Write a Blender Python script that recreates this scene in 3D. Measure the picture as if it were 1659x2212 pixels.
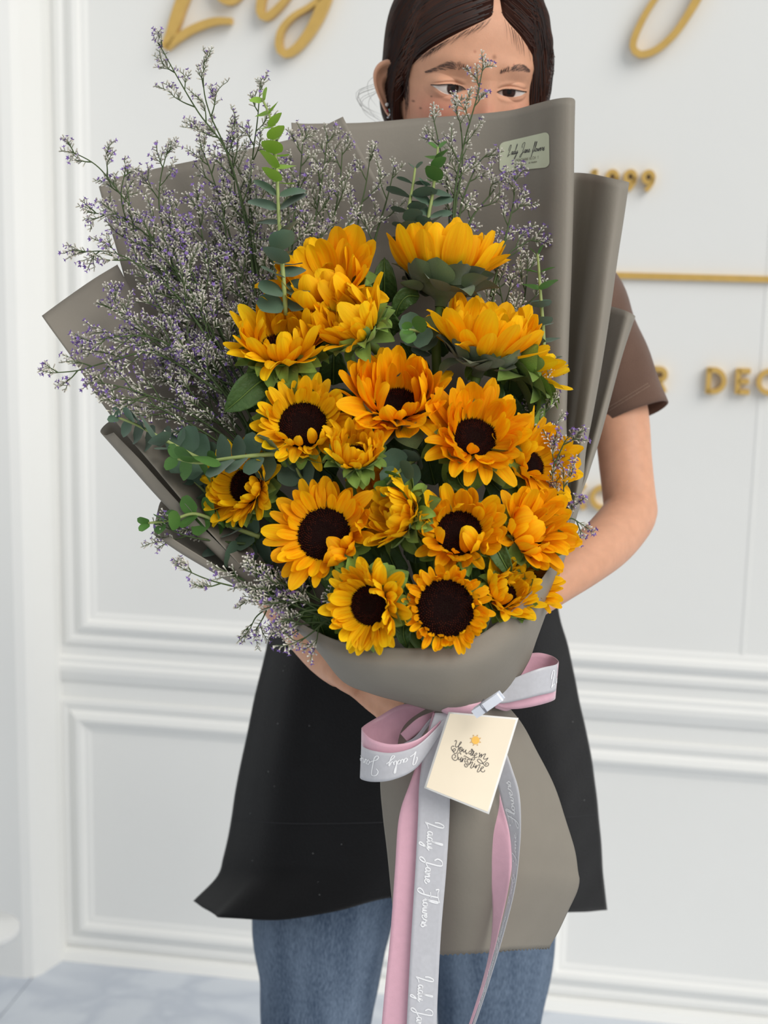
import bpy, math, random
import numpy as np
from mathutils import Vector, Matrix
from mathutils.bvhtree import BVHTree

for o in list(bpy.data.objects):
    bpy.data.objects.remove(o)
scene = bpy.context.scene
COL = scene.collection

# ------------------------------------------------------------------ camera
IMG_W, IMG_H, F_PX = 1659.0, 2212.0, 3300.0
CAM = np.array((0.0, 0.0, 1.36))
PITCH, ROLL = math.radians(11.0), 0.021
_F = np.array((0, math.cos(PITCH), -math.sin(PITCH)))
_r = np.array((1.0, 0, 0)); _u = np.array((0, math.sin(PITCH), math.cos(PITCH)))
_R = math.cos(ROLL)*_r + math.sin(ROLL)*_u
_U = -math.sin(ROLL)*_r + math.cos(ROLL)*_u
cd = bpy.data.cameras.new('camera')
cam = bpy.data.objects.new('camera', cd); COL.objects.link(cam)
cd.sensor_fit = 'VERTICAL'; cd.sensor_height = 36.0
cd.lens = F_PX/IMG_H*36.0
m = Matrix.Identity(4)
for i in range(3):
    m[i][0], m[i][1], m[i][2], m[i][3] = _R[i], _U[i], -_F[i], CAM[i]
cam.matrix_world = m
cd.dof.use_dof = True; cd.dof.focus_distance = 1.30; cd.dof.aperture_fstop = 6.5
cd.clip_start = 0.02
scene.camera = cam

# ------------------------------------------------------------------ world, sun, exposure
w = bpy.data.worlds.new('daylight'); scene.world = w; w.use_nodes = True
bg = w.node_tree.nodes['Background']
bg.inputs[0].default_value = (0.92, 0.965, 1.0, 1); bg.inputs[1].default_value = 0.57
sd = bpy.data.lights.new('sun_offscreen', 'SUN'); sd.energy = 2.15; sd.angle = math.radians(44); sd.color = (1.0, 0.965, 0.91)
sun = bpy.data.objects.new('sun_offscreen', sd); COL.objects.link(sun)
_ld = Vector((-0.52, 0.62, -0.58)); sun.rotation_euler = _ld.to_track_quat('-Z', 'Y').to_euler()
sun.location = (2, -3, 4)
vs = scene.view_settings
vs.view_transform = 'Standard'; vs.look = 'None'; vs.gamma = 1.0; vs.exposure = 0.0; vs.use_curve_mapping = False

# ------------------------------------------------------------------ helpers
def ray(px, py):
    return _F + _R*((px-IMG_W/2)/F_PX) - _U*((py-IMG_H/2)/F_PX)
def P(px, py, Y):
    d = ray(px, py); return CAM + d*(Y/d[1])
def mpp(px, py, Y):                      # metres per photo pixel at that place
    d = ray(px, py); return (Y/d[1])/F_PX
def camdir(x, y, z):                     # x right, y up, z towards the camera
    v = _R*x + _U*y - _F*z; return v/np.linalg.norm(v)
def s2l(c):
    return tuple(((v/255.0)/12.92 if v/255.0 <= 0.04045 else ((v/255.0+0.055)/1.055)**2.4) for v in c)
def crom(pts, n):                        # Catmull-Rom resample, n points
    p = np.asarray(pts, float)
    if len(p) == 1: return np.repeat(p, n, 0)
    q = np.vstack([2*p[0]-p[1], p, 2*p[-1]-p[-2]])
    seg = len(p)-1
    seglen = np.linalg.norm(np.diff(p, axis=0), axis=1)+1e-9
    cum = np.concatenate([[0], np.cumsum(seglen)]); t = np.linspace(0, cum[-1], n)
    k = np.clip(np.searchsorted(cum, t, side='right')-1, 0, seg-1)
    f = ((t-cum[k])/seglen[k])[:, None]
    a, b, c, d = q[k], q[k+1], q[k+2], q[k+3]
    return 0.5*((2*b)+(-a+c)*f+(2*a-5*b+4*c-d)*f**2+(-a+3*b-3*c+d)*f**3)
def grid_faces(nu, nv, close_v=False, off=0):
    F = []
    for i in range(nu-1):
        for j in range(nv if close_v else nv-1):
            j2 = (j+1) % nv
            F.append((off+i*nv+j, off+i*nv+j2, off+(i+1)*nv+j2, off+(i+1)*nv+j))
    return F
def mesh(name, V, F, mat=None, smooth=True):
    me = bpy.data.meshes.new(name)
    V = np.asarray(V, dtype=np.float64)
    me.from_pydata(V.tolist() if len(V) else [], [], F if isinstance(F, list) else F.tolist())
    if mat is not None: me.materials.append(mat)
    if smooth: me.polygons.foreach_set('use_smooth', [True]*len(me.polygons))
    me.update(); return me
OFFS = {}
def tag(o, label=None, cat=None, group=None, kind=None):
    if label: o['label'] = label
    if cat: o['category'] = cat
    if group: o['group'] = group
    if kind: o['kind'] = kind
    return o
def empty(name, loc, label, cat, group=None):
    o = bpy.data.objects.new(name, None); COL.objects.link(o)
    o.location = tuple(loc); o.empty_display_size = 0.02
    OFFS[o.name] = np.asarray(loc, float)
    return tag(o, label, cat, group)
def obj(name, V, F, mat, parent=None, smooth=True, label=None, cat=None, group=None, kind=None, data=None):
    V = np.asarray(V, float)
    off = OFFS.get(parent.name, np.zeros(3)) if parent else np.zeros(3)
    org = np.array((V[:, 0].mean(), V[:, 1].mean(), V[:, 2].min()))
    me = mesh(name, V-org, F, mat, smooth)
    o = bpy.data.objects.new(name, me); COL.objects.link(o)
    o.location = tuple(org-off)
    if parent: o.parent = parent
    OFFS[o.name] = org
    return tag(o, label, cat, group, kind)
def solid(o, t, offset=0.0):
    md = o.modifiers.new('thickness', 'SOLIDIFY'); md.thickness = t; md.offset = offset
    return o
def setcol(o, cols, name='col'):
    at = o.data.color_attributes.new(name, 'FLOAT_COLOR', 'POINT')
    c = np.ones((len(o.data.vertices), 4)); c[:, :cols.shape[1]] = cols
    at.data.foreach_set('color', c.ravel())
def setf(o, vals, name):
    at = o.data.attributes.new(name, 'FLOAT', 'POINT'); at.data.foreach_set('value', np.asarray(vals, float))
def box(V, F, c, sx, sy, sz, R=None):
    off = len(V); R = np.eye(3) if R is None else R
    for x in (-1, 1):
        for y in (-1, 1):
            for z in (-1, 1):
                V.append(np.asarray(c)+R@np.array((x*sx/2, y*sy/2, z*sz/2)))
    F += [tuple(off+i for i in f) for f in ((0,1,3,2),(4,6,7,5),(0,4,5,1),(2,3,7,6),(0,2,6,4),(1,5,7,3))]
def tube(path, rad, n=10, flat=None, cap=True, up=(0.13, 0.31, 0.94)):
    p = np.asarray(path, float); N = len(p)
    rad = np.broadcast_to(np.asarray(rad, float), (N,))
    T = np.gradient(p, axis=0); T /= np.linalg.norm(T, axis=1)[:, None]+1e-12
    ref = np.asarray(up, float)
    a = np.cross(T[0], ref); a /= np.linalg.norm(a)+1e-12
    V = []
    th = np.linspace(0, 2*np.pi, n, endpoint=False)
    for i in range(N):
        a = a-T[i]*np.dot(a, T[i]); a /= np.linalg.norm(a)+1e-12
        b = np.cross(T[i], a)
        fl = 1.0 if flat is None else (flat if np.isscalar(flat) else flat[i])
        for t in th: V.append(p[i]+rad[i]*(a*math.cos(t)+b*fl*math.sin(t)))
    F = grid_faces(N, n, True)
    if cap:
        V.append(p[0]); V.append(p[-1]); c0, c1 = len(V)-2, len(V)-1
        for j in range(n):
            F.append((c0, (j+1) % n, j)); F.append((c1, (N-1)*n+j, (N-1)*n+(j+1) % n))
    return V, F
def merge(parts):
    V = []; F = []
    for v, f in parts:
        o = len(V); V.extend(list(v)); F.extend([tuple(i+o for i in q) for q in f])
    return V, F
def smoothstep(a, b, x):
    t = np.clip((x-a)/(b-a), 0, 1); return t*t*(3-2*t)

# ------------------------------------------------------------------ materials
def newmat(name):
    m = bpy.data.materials.new(name); m.use_nodes = True
    nt = m.node_tree; return m, nt, nt.nodes['Principled BSDF']
def nnode(nt, t, **kw):
    n = nt.nodes.new(t)
    for k, v in kw.items(): setattr(n, k, v)
    return n
def mat(name, rgb, rough=0.6, var=0.08, scale=30.0, bump=0.0, bscale=None, metal=0.0, spec=0.5, transl=0.0, sheen=0.0, stretch=(1, 1, 1), objrand=0.0, sss=0.0):
    m, nt, bs = newmat(name)
    c = s2l(rgb)
    tc = nnode(nt, 'ShaderNodeTexCoord'); mp = nnode(nt, 'ShaderNodeMapping'); mp.inputs['Scale'].default_value = stretch
    nt.links.new(tc.outputs['Object'], mp.inputs[0])
    nz = nnode(nt, 'ShaderNodeTexNoise'); nz.inputs['Scale'].default_value = scale; nz.inputs['Detail'].default_value = 5
    nt.links.new(mp.outputs[0], nz.inputs['Vector'])
    rp = nnode(nt, 'ShaderNodeValToRGB')
    rp.color_ramp.elements[0].position = 0.3; rp.color_ramp.elements[1].position = 0.7
    rp.color_ramp.elements[0].color = tuple(max(0, v*(1-var)) for v in c)+(1,)
    rp.color_ramp.elements[1].color = tuple(min(1, v*(1+var)) for v in c)+(1,)
    nt.links.new(nz.outputs['Fac'], rp.inputs[0])
    out = rp.outputs[0]
    if objrand:
        oi = nnode(nt, 'ShaderNodeObjectInfo'); hs = nnode(nt, 'ShaderNodeHueSaturation')
        mr = nnode(nt, 'ShaderNodeMapRange'); mr.inputs[3].default_value = 1-objrand; mr.inputs[4].default_value = 1+objrand
        nt.links.new(oi.outputs['Random'], mr.inputs[0]); nt.links.new(mr.outputs[0], hs.inputs['Value'])
        nt.links.new(out, hs.inputs['Color']); out = hs.outputs[0]
    nt.links.new(out, bs.inputs['Base Color'])
    bs.inputs['Roughness'].default_value = rough; bs.inputs['Metallic'].default_value = metal
    bs.inputs['Specular IOR Level'].default_value = spec
    if sheen: bs.inputs['Sheen Weight'].default_value = sheen
    if sss:
        bs.inputs['Subsurface Weight'].default_value = sss; bs.inputs['Subsurface Radius'].default_value = (0.9, 0.35, 0.2); bs.inputs['Subsurface Scale'].default_value = 0.006
    if bump:
        n2 = nnode(nt, 'ShaderNodeTexNoise'); n2.inputs['Scale'].default_value = bscale or scale*4; n2.inputs['Detail'].default_value = 4
        nt.links.new(mp.outputs[0], n2.inputs['Vector'])
        b = nnode(nt, 'ShaderNodeBump'); b.inputs['Strength'].default_value = bump; b.inputs['Distance'].default_value = 0.004
        nt.links.new(n2.outputs['Fac'], b.inputs['Height']); nt.links.new(b.outputs[0], bs.inputs['Normal'])
    if transl:
        tr = nnode(nt, 'ShaderNodeBsdfTranslucent'); mx = nnode(nt, 'ShaderNodeMixShader'); mx.inputs[0].default_value = transl
        nt.links.new(out, tr.inputs['Color']); nt.links.new(bs.outputs[0], mx.inputs[1]); nt.links.new(tr.outputs[0], mx.inputs[2])
        nt.links.new(mx.outputs[0], nt.nodes['Material Output'].inputs['Surface'])
    return m
def mat_attr(name, attr='col', rough=0.6, transl=0.0, sss=0.0, noise=0.0, spec=0.4, bump=0.0, bscale=900):
    m, nt, bs = newmat(name)
    at = nnode(nt, 'ShaderNodeAttribute'); at.attribute_name = attr
    out = at.outputs['Color']
    tc = nnode(nt, 'ShaderNodeTexCoord')
    if noise:
        nz = nnode(nt, 'ShaderNodeTexNoise'); nz.inputs['Scale'].default_value = 90; nz.inputs['Detail'].default_value = 6
        nt.links.new(tc.outputs['Object'], nz.inputs['Vector'])
        mr = nnode(nt, 'ShaderNodeMapRange'); mr.inputs[1].default_value = .3; mr.inputs[2].default_value = .7
        mr.inputs[3].default_value = 1-noise; mr.inputs[4].default_value = 1+noise
        hs = nnode(nt, 'ShaderNodeHueSaturation')
        nt.links.new(nz.outputs['Fac'], mr.inputs[0]); nt.links.new(mr.outputs[0], hs.inputs['Value']); nt.links.new(out, hs.inputs['Color']); out = hs.outputs[0]
    nt.links.new(out, bs.inputs['Base Color'])
    bs.inputs['Roughness'].default_value = rough; bs.inputs['Specular IOR Level'].default_value = spec
    if sss:
        bs.inputs['Subsurface Weight'].default_value = sss; bs.inputs['Subsurface Radius'].default_value = (0.9, 0.35, 0.2); bs.inputs['Subsurface Scale'].default_value = 0.004
    if bump:
        n2 = nnode(nt, 'ShaderNodeTexNoise'); n2.inputs['Scale'].default_value = bscale
        nt.links.new(tc.outputs['Object'], n2.inputs['Vector'])
        b = nnode(nt, 'ShaderNodeBump'); b.inputs['Strength'].default_value = bump; b.inputs['Distance'].default_value = 0.001
        nt.links.new(n2.outputs['Fac'], b.inputs['Height']); nt.links.new(b.outputs[0], bs.inputs['Normal'])
    if transl:
        tr = nnode(nt, 'ShaderNodeBsdfTranslucent'); mx = nnode(nt, 'ShaderNodeMixShader'); mx.inputs[0].default_value = transl
        nt.links.new(out, tr.inputs['Color']); nt.links.new(bs.outputs[0], mx.inputs[1]); nt.links.new(tr.outputs[0], mx.inputs[2])
        nt.links.new(mx.outputs[0], nt.nodes['Material Output'].inputs['Surface'])
    return m
def mat_petal(name, ca, cb, tip):
    m, nt, bs = newmat(name)
    at = nnode(nt, 'ShaderNodeAttribute'); at.attribute_name = 'puv'
    sp = nnode(nt, 'ShaderNodeSeparateXYZ'); nt.links.new(at.outputs['Vector'], sp.inputs[0])
    oi = nnode(nt, 'ShaderNodeObjectInfo')
    # fine veins along the petal
    cm = nnode(nt, 'ShaderNodeCombineXYZ')
    a = nnode(nt, 'ShaderNodeMath', operation='MULTIPLY'); a.inputs[1].default_value = 5.0
    b = nnode(nt, 'ShaderNodeMath', operation='MULTIPLY'); b.inputs[1].default_value = 0.7
    r = nnode(nt, 'ShaderNodeMath', operation='MULTIPLY'); r.inputs[1].default_value = 37.0
    nt.links.new(sp.outputs['Y'], a.inputs[0]); nt.links.new(sp.outputs['X'], b.inputs[0]); nt.links.new(oi.outputs['Random'], r.inputs[0])
    nt.links.new(a.outputs[0], cm.inputs['Y']); nt.links.new(b.outputs[0], cm.inputs['X']); nt.links.new(r.outputs[0], cm.inputs['Z'])
    nz = nnode(nt, 'ShaderNodeTexNoise'); nz.inputs['Scale'].default_value = 1.6; nz.inputs['Detail'].default_value = 5; nz.inputs['Roughness'].default_value = .65
    nt.links.new(cm.outputs[0], nz.inputs['Vector'])
    rp = nnode(nt, 'ShaderNodeValToRGB'); rp.color_ramp.elements[0].position = .3; rp.color_ramp.elements[1].position = .62
    rp.color_ramp.elements[0].color = s2l(ca)+(1,); rp.color_ramp.elements[1].color = s2l(cb)+(1,)
    nt.links.new(nz.outputs['Fac'], rp.inputs[0])
    mx = nnode(nt, 'ShaderNodeMix', data_type='RGBA'); mx.inputs[7].default_value = s2l(tip)+(1,)
    tr = nnode(nt, 'ShaderNodeValToRGB'); tr.color_ramp.elements[0].position = .55; tr.color_ramp.elements[1].position = 1.0
    tr.color_ramp.elements[1].color = (.6, .6, .6, 1)
    nt.links.new(sp.outputs['X'], tr.inputs[0]); nt.links.new(tr.outputs[0], mx.inputs[0]); nt.links.new(rp.outputs[0], mx.inputs[6])
    hs = nnode(nt, 'ShaderNodeHueSaturation'); mr = nnode(nt, 'ShaderNodeMapRange'); mr.inputs[3].default_value = .93; mr.inputs[4].default_value = 1.12
    mh = nnode(nt, 'ShaderNodeMapRange'); mh.inputs[3].default_value = .492; mh.inputs[4].default_value = .508
    nt.links.new(oi.outputs['Random'], mr.inputs[0]); nt.links.new(mr.outputs[0], hs.inputs['Value'])
    nt.links.new(oi.outputs['Random'], mh.inputs[0]); nt.links.new(mh.outputs[0], hs.inputs['Hue'])
    nt.links.new(mx.outputs[2], hs.inputs['Color'])
    nt.links.new(hs.outputs[0], bs.inputs['Base Color'])
    bs.inputs['Roughness'].default_value = .6; bs.inputs['Specular IOR Level'].default_value = .12
    bp = nnode(nt, 'ShaderNodeBump'); bp.inputs['Strength'].default_value = .35; bp.inputs['Distance'].default_value = .0016
    nt.links.new(nz.outputs['Fac'], bp.inputs['Height']); nt.links.new(bp.outputs[0], bs.inputs['Normal'])
    tl = nnode(nt, 'ShaderNodeBsdfTranslucent'); ms = nnode(nt, 'ShaderNodeMixShader'); ms.inputs[0].default_value = .30
    nt.links.new(hs.outputs[0], tl.inputs['Color']); nt.links.new(bs.outputs[0], ms.inputs[1]); nt.links.new(tl.outputs[0], ms.inputs[2])
    nt.links.new(ms.outputs[0], nt.nodes['Material Output'].inputs['Surface'])
    return m

M = {}
M['wall'] = mat('white_wall_paint', (236, 236, 233), .55, .015, 3, .04, 40)
M['pillar'] = mat('white_pillar_paint', (236, 236, 233), .5, .015, 3)
M['skirt'] = mat('off_white_skirting_tile', (214, 211, 203), .35, .03, 8)
M['gold'] = mat('brushed_gold', (212, 174, 96), .42, .06, 60, metal=.2, spec=.5)
M['paper'] = mat('taupe_wrapping_paper', (143, 136, 125), .62, .02, 40, .05, 300, spec=.35, transl=.10)
M['stem'] = mat('green_stem', (96, 122, 52), .6, .15, 60)
M['bract'] = mat('green_bract', (118, 148, 54), .6, .28, 70, .3, 500, transl=.12, objrand=.3, sheen=.15)
M['bractd'] = mat('dark_green_bract', (84, 102, 56), .7, .28, 70, .4, 500, transl=.08, objrand=.25, sheen=.35)
M['leaf'] = mat('sunflower_leaf', (74, 104, 50), .55, .15, 60, .3, 300, transl=.1)
M['disc'] = mat('dark_seed_disc', (30, 12, 10), .9, .3, 120, .4, 600, spec=.1)
M['euc'] = mat('eucalyptus_blue_green', (82, 110, 88), .6, .14, 50, transl=.12, objrand=.2, sheen=.2)
M['eucl'] = mat('eucalyptus_lime', (150, 190, 70), .5, .1, 50, transl=.3, objrand=.12)
M['eucm'] = mat('eucalyptus_mid_green', (88, 132, 62), .5, .12, 50, transl=.2, objrand=.15)
M['eucs'] = mat('eucalyptus_stem', (150, 164, 96), .6, .1, 80)
M['limstem'] = mat('sea_lavender_stem', (66, 84, 44), .7, .15, 80)
M['limfl'] = mat_attr('sea_lavender_calyx', 'col', .8, .15)
M['purple'] = mat('sea_lavender_purple', (140, 112, 184), .7, .15, 400, transl=.2)
M['skin'] = mat_attr('skin', 'col', .52, 0, .18, .05, .35, .12, 700)
M['shirt'] = mat('brown_cotton', (104, 80, 68), .9, .1, 30, .25, 900, sheen=.2, spec=.2)
M['apron'] = mat('black_cotton_apron', (17, 17, 19), .9, .15, 20, .35, 700, sheen=.12, spec=.2)
M['stitch'] = mat('pale_stitching', (160, 138, 120), .9, .1, 300)
M['bstitch'] = mat('black_stitching', (40, 40, 43), .9, .1, 300)
M['lint'] = mat('white_lint', (190, 190, 190), .9, .1, 300)
M['hair'] = None
M['pink'] = mat('pink_satin_ribbon', (222, 172, 188), .38, .03, 200, .06, 900, spec=.6, sheen=.3)
M['card'] = mat('cream_card', (244, 230, 206), .7, .015, 40)
M['cardw'] = mat('white_card_edge', (250, 248, 244), .7, .01, 40)
M['ink'] = mat('black_ink', (44, 38, 48), .7, .02, 100)
M['greyink'] = mat('grey_ink', (96, 90, 74), .7, .02, 100)
M['white'] = mat('white_print', (248, 248, 250), .45, .01, 100)
M['peg'] = mat('white_painted_wood', (236, 240, 250), .5, .03, 120)
M['metal'] = mat('steel_spring', (150, 150, 160), .3, .05, 100, metal=1)
M['sunprint'] = mat('orange_print', (250, 196, 94), .7, .02, 100)
M['sunray'] = mat('tan_print', (214, 170, 100), .7, .02, 100)
M['sticker'] = mat('pale_gold_sticker', (204, 208, 180), .4, .02, 30, spec=.5)
M['pearl'] = mat('pearl', (235, 230, 225), .25, .02, 60)
M['silver'] = mat('silver', (200, 200, 205), .2, .02, 60, metal=1)
M['red'] = mat('red_enamel', (150, 20, 44), .25, .02, 60)
M['teal'] = mat('teal_enamel', (150, 200, 200), .25, .02, 60)
M['shoe'] = mat('dark_shoe', (40, 40, 44), .6, .05, 60)
M['stand'] = mat('white_lacquer', (238, 238, 236), .3, .01, 20)
M['chrome'] = mat('chrome', (225, 228, 232), .12, .02, 20, metal=1)
M['py'] = mat_petal('petal_yellow', (240, 168, 6), (255, 206, 22), (255, 214, 30))
M['pg'] = mat_petal('petal_golden', (246, 160, 6), (255, 198, 16), (255, 204, 24))
M['po'] = mat_petal('petal_orange', (248, 152, 4), (255, 192, 12), (255, 198, 18))

def mat_sheer():
    m, nt, bs = newmat('sheer_white_ribbon')
    tc = nnode(nt, 'ShaderNodeTexCoord'); nz = nnode(nt, 'ShaderNodeTexNoise'); nz.inputs['Scale'].default_value = 300
    nt.links.new(tc.outputs['Object'], nz.inputs['Vector'])
    rp = nnode(nt, 'ShaderNodeValToRGB'); rp.color_ramp.elements[0].color = s2l((206, 206, 211))+(1,); rp.color_ramp.elements[1].color = s2l((220, 220, 226))+(1,)
    nt.links.new(nz.outputs['Fac'], rp.inputs[0]); nt.links.new(rp.outputs[0], bs.inputs['Base Color'])
    bs.inputs['Roughness'].default_value = .35; bs.inputs['Specular IOR Level'].default_value = .6
    tp = nnode(nt, 'ShaderNodeBsdfTransparent'); mx = nnode(nt, 'ShaderNodeMixShader'); mx.inputs[0].default_value = .20
    nt.links.new(bs.outputs[0], mx.inputs[1]); nt.links.new(tp.outputs[0], mx.inputs[2])
    nt.links.new(mx.outputs[0], nt.nodes['Material Output'].inputs['Surface']); return m
M['sheer'] = mat_sheer()
def mat_hair():
    m, nt, bs = newmat('dark_brown_hair')
    at = nnode(nt, 'ShaderNodeAttribute'); at.attribute_name = 'flow'
    nz = nnode(nt, 'ShaderNodeTexNoise'); nz.inputs['Scale'].default_value = 1; nz.inputs['Detail'].default_value = 7; nz.inputs['Roughness'].default_value = .7
    nt.links.new(at.outputs['Vector'], nz.inputs['Vector'])
    rp = nnode(nt, 'ShaderNodeValToRGB'); rp.color_ramp.elements[0].position = .32; rp.color_ramp.elements[1].position = .72
    rp.color_ramp.elements[0].color = s2l((22, 13, 12))+(1,); rp.color_ramp.elements[1].color = s2l((62, 36, 28))+(1,)
    nt.links.new(nz.outputs['Fac'], rp.inputs[0]); nt.links.new(rp.outputs[0], bs.inputs['Base Color'])
    bs.inputs['Roughness'].default_value = .5; bs.inputs['Specular IOR Level'].default_value = .02
    return m
M['hair'] = mat_hair()
M['browhair'] = mat('eyebrow_hair', (84, 64, 56), .6, .1, 60)
M['hairgloss'] = mat('brown_gloss_strand', (70, 42, 32), .45, .15, 60, spec=.3)  # brown strands, toned lighter to paint some gloss into the hair
M['strand'] = mat('hair_strand', (40, 25, 21), .5, .1, 60)
def mat_denim():
    m, nt, bs = newmat('blue_denim')
    tc = nnode(nt, 'ShaderNodeTexCoord'); mp = nnode(nt, 'ShaderNodeMapping'); mp.inputs['Rotation'].default_value = (0, math.radians(35), 0); mp.inputs['Scale'].default_value = (1, 1, .25)
    nt.links.new(tc.outputs['Object'], mp.inputs[0])
    nz = nnode(nt, 'ShaderNodeTexNoise'); nz.inputs['Scale'].default_value = 620; nz.inputs['Detail'].default_value = 3
    nt.links.new(mp.outputs[0], nz.inputs['Vector'])
    mp2 = nnode(nt, 'ShaderNodeMapping'); mp2.inputs['Scale'].default_value = (3, 3, .5); nt.links.new(tc.outputs['Object'], mp2.inputs[0])
    n2 = nnode(nt, 'ShaderNodeTexNoise'); n2.inputs['Scale'].default_value = 9; n2.inputs['Detail'].default_value = 4; nt.links.new(mp2.outputs[0], n2.inputs['Vector'])
    rp = nnode(nt, 'ShaderNodeValToRGB'); rp.color_ramp.elements[0].position = .3; rp.color_ramp.elements[1].position = .7
    rp.color_ramp.elements[0].color = s2l((46, 62, 84))+(1,); rp.color_ramp.elements[1].color = s2l((120, 136, 156))+(1,)
    ad = nnode(nt, 'ShaderNodeMix', data_type='FLOAT'); ad.inputs[0].default_value = .5
    nt.links.new(nz.outputs['Fac'], ad.inputs[2]); nt.links.new(n2.outputs['Fac'], ad.inputs[3]); nt.links.new(ad.outputs[0], rp.inputs[0])
    nt.links.new(rp.outputs[0], bs.inputs['Base Color']); bs.inputs['Roughness'].default_value = .85; bs.inputs['Specular IOR Level'].default_value = .2
    b = nnode(nt, 'ShaderNodeBump'); b.inputs['Strength'].default_value = .4; b.inputs['Distance'].default_value = .001
    nt.links.new(nz.outputs['Fac'], b.inputs['Height']); nt.links.new(b.outputs[0], bs.inputs['Normal']); return m
M['denim'] = mat_denim()
def mat_marble():
    m, nt, bs = newmat('grey_white_marble_tile')
    tc = nnode(nt, 'ShaderNodeTexCoord'); nz = nnode(nt, 'ShaderNodeTexNoise'); nz.inputs['Scale'].default_value = 2.2; nz.inputs['Detail'].default_value = 8; nz.inputs['Distortion'].default_value = 1.6
    nt.links.new(tc.outputs['Object'], nz.inputs['Vector'])
    rp = nnode(nt, 'ShaderNodeValToRGB'); e = rp.color_ramp.elements
    e[0].position = .42; e[0].color = s2l((204, 210, 218))+(1,); e[1].position = .56; e[1].color = s2l((206, 212, 220))+(1,)
    k = e.new(.5); k.color = s2l((188, 195, 206))+(1,)
    nt.links.new(nz.outputs['Fac'], rp.inputs[0]); nt.links.new(rp.outputs[0], bs.inputs['Base Color']); bs.inputs['Roughness'].default_value = .22; return m
M['marble'] = mat_marble()

# ------------------------------------------------------------------ the place: wall, pillar, floor
WYAW = math.radians(9.4)
WT = np.array((math.cos(WYAW), -math.sin(WYAW), 0)); WN = np.array((-math.sin(WYAW), -math.cos(WYAW), 0)); WZ = np.array((0, 0, 1.0))
WO = np.array((0, 2.53, 0.0))
def wall_pt(px, py, off=0.0):
    d = ray(px, py); o = WO+WN*off
    t = np.dot(o-CAM, WN)/np.dot(d, WN); return CAM+d*t
def WSZ(px, py):
    p = wall_pt(px, py); return np.dot(p-WO, WT), p[2]
def wp(s, z, n=0.0): return WO+WT*s+WZ*z+WN*n
WR = np.stack([WT, -WN, WZ], 1)
ZS = 3.2
V = []; F = []; box(V, F, wp(0, ZS/2, -.05), 7.0, .1, ZS, WR)
wall = obj('wall_back', V, F, M['wall'], smooth=False, kind='structure', label='white panelled shopfront wall behind the person')
def strip(profile, path_a, path_b):      # moulding: profile [(offset, height)] swept from a to b; path = (point(offset)->s,z)
    V = []; n = len(profile)
    for pa in (path_a, path_b):
        for (k, h) in profile:
            s, z = pa(k); V.append(wp(s, z, h))
    return V, [(i, i+1, n+i+1, n+i) for i in range(n-1)]
PROF = [(0, 0), (0, .004), (.006, .0055), (.012, .0055), (.016, .003), (.022, .003), (.027, .008), (.036, .0115), (.044, .009), (.048, .004), (.056, .002), (.060, .0)]
def frame_mould(name, s0, s1, z0, z1, sc=1.0, prof=PROF):
    # a moulding frame, mitred at the corners; offsets run inwards
    fr = empty(name, wp(s0, z0), None, None); fr['kind'] = 'structure'
    pr = [(k*sc, h) for k, h in prof]
    def mk(a, b): V, F = strip(pr, a, b); obj('moulding', V, F, M['wall'], fr, smooth=False)
    mk(lambda k: (s0+k, z1-k), lambda k: (s0+k, z0+k)); mk(lambda k: (s0+k, z0+k), lambda k: (s1-k, z0+k))
    mk(lambda k: (s1-k, z0+k), lambda k: (s1-k, z1-k)); mk(lambda k: (s1-k, z1-k), lambda k: (s0+k, z1-k))
    return fr
sL, zU = WSZ(165, 1382)
sU2, _ = WSZ(1990, 1382)
frame_mould('trim_1', WSZ(128, 700)[0], sU2+.25, WSZ(165, 1390)[1], 2.6, 1.0)
zl1 = WSZ(165, 1508)[1]; zl0 = WSZ(165, 2040)[1]
frame_mould('trim_2', WSZ(136, 1900)[0], WSZ(1060, 1900)[0], zl0, zl1, 1.0)
frame_mould('trim_3', WSZ(1150, 2000)[0], sU2+.25, zl0, zl1, 1.0)
# chair rail between upper and lower panels
zr = (WSZ(150, 1442)[1]); tr = [(-.022, 0), (-.022, .004), (-.014, .007), (-.004, .010), (.006, .010), (.012, .006), (.02, .005), (.024, 0)]
V, F = strip(tr, lambda k: (-1.6, zr+k), lambda k: (2.2, zr+k)); obj('trim_4', V, F, M['wall'], smooth=False, kind='structure')
# skirting of short tiles
zb = WSZ(200, 2074)[1]
sk = empty('baseboard_back', wp(0, 0), None, None); sk['kind'] = 'structure'
s0 = WSZ(130, 2080)[0]; joints = [s0, WSZ(184, 2085)[0]]
while joints[-1] < 2.0: joints.append(joints[-1]+.40)
for a, b in zip(joints[:-1], joints[1:]):
    V = []; F = []; box(V, F, wp((a+b)/2, zb/2-.003, .003), b-a-.004, .006, zb-.010, WR); obj('tile', V, F, M['skirt'], sk, smooth=False)
V, F = strip([(-.001, 0), (-.001, .022), (.006, .024), (.020, .016), (.026, .0)], lambda k: (-1.6, zb+k), lambda k: (2.2, zb+k)); obj('trim_6', V, F, M['wall'], smooth=False, kind='structure')
# pillar at the side of the wall: front face, bevelled edge, return
s_p = WSZ(86, 1000)[0]; s_q = WSZ(112, 1000)[0]
prof = [(s_p-1.2, .10), (s_p-.012, .10), (s_p+.004, .094), (s_p+.014, .08), (s_q, .055), (s_q+.008, .03), (s_q+.010, 0), (s_p-1.2, 0)]
V = []; F = []
for z in (0, ZS):
    for s, n in prof: V.append(wp(s, z, n))
k = len(prof); F = [(i, (i+1) % k, k+(i+1) % k, k+i) for i in range(k)]
obj('wall_left', V, F, M['pillar'], smooth=False, kind='structure', label='white pillar with bevelled edge at the wall end')
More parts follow.
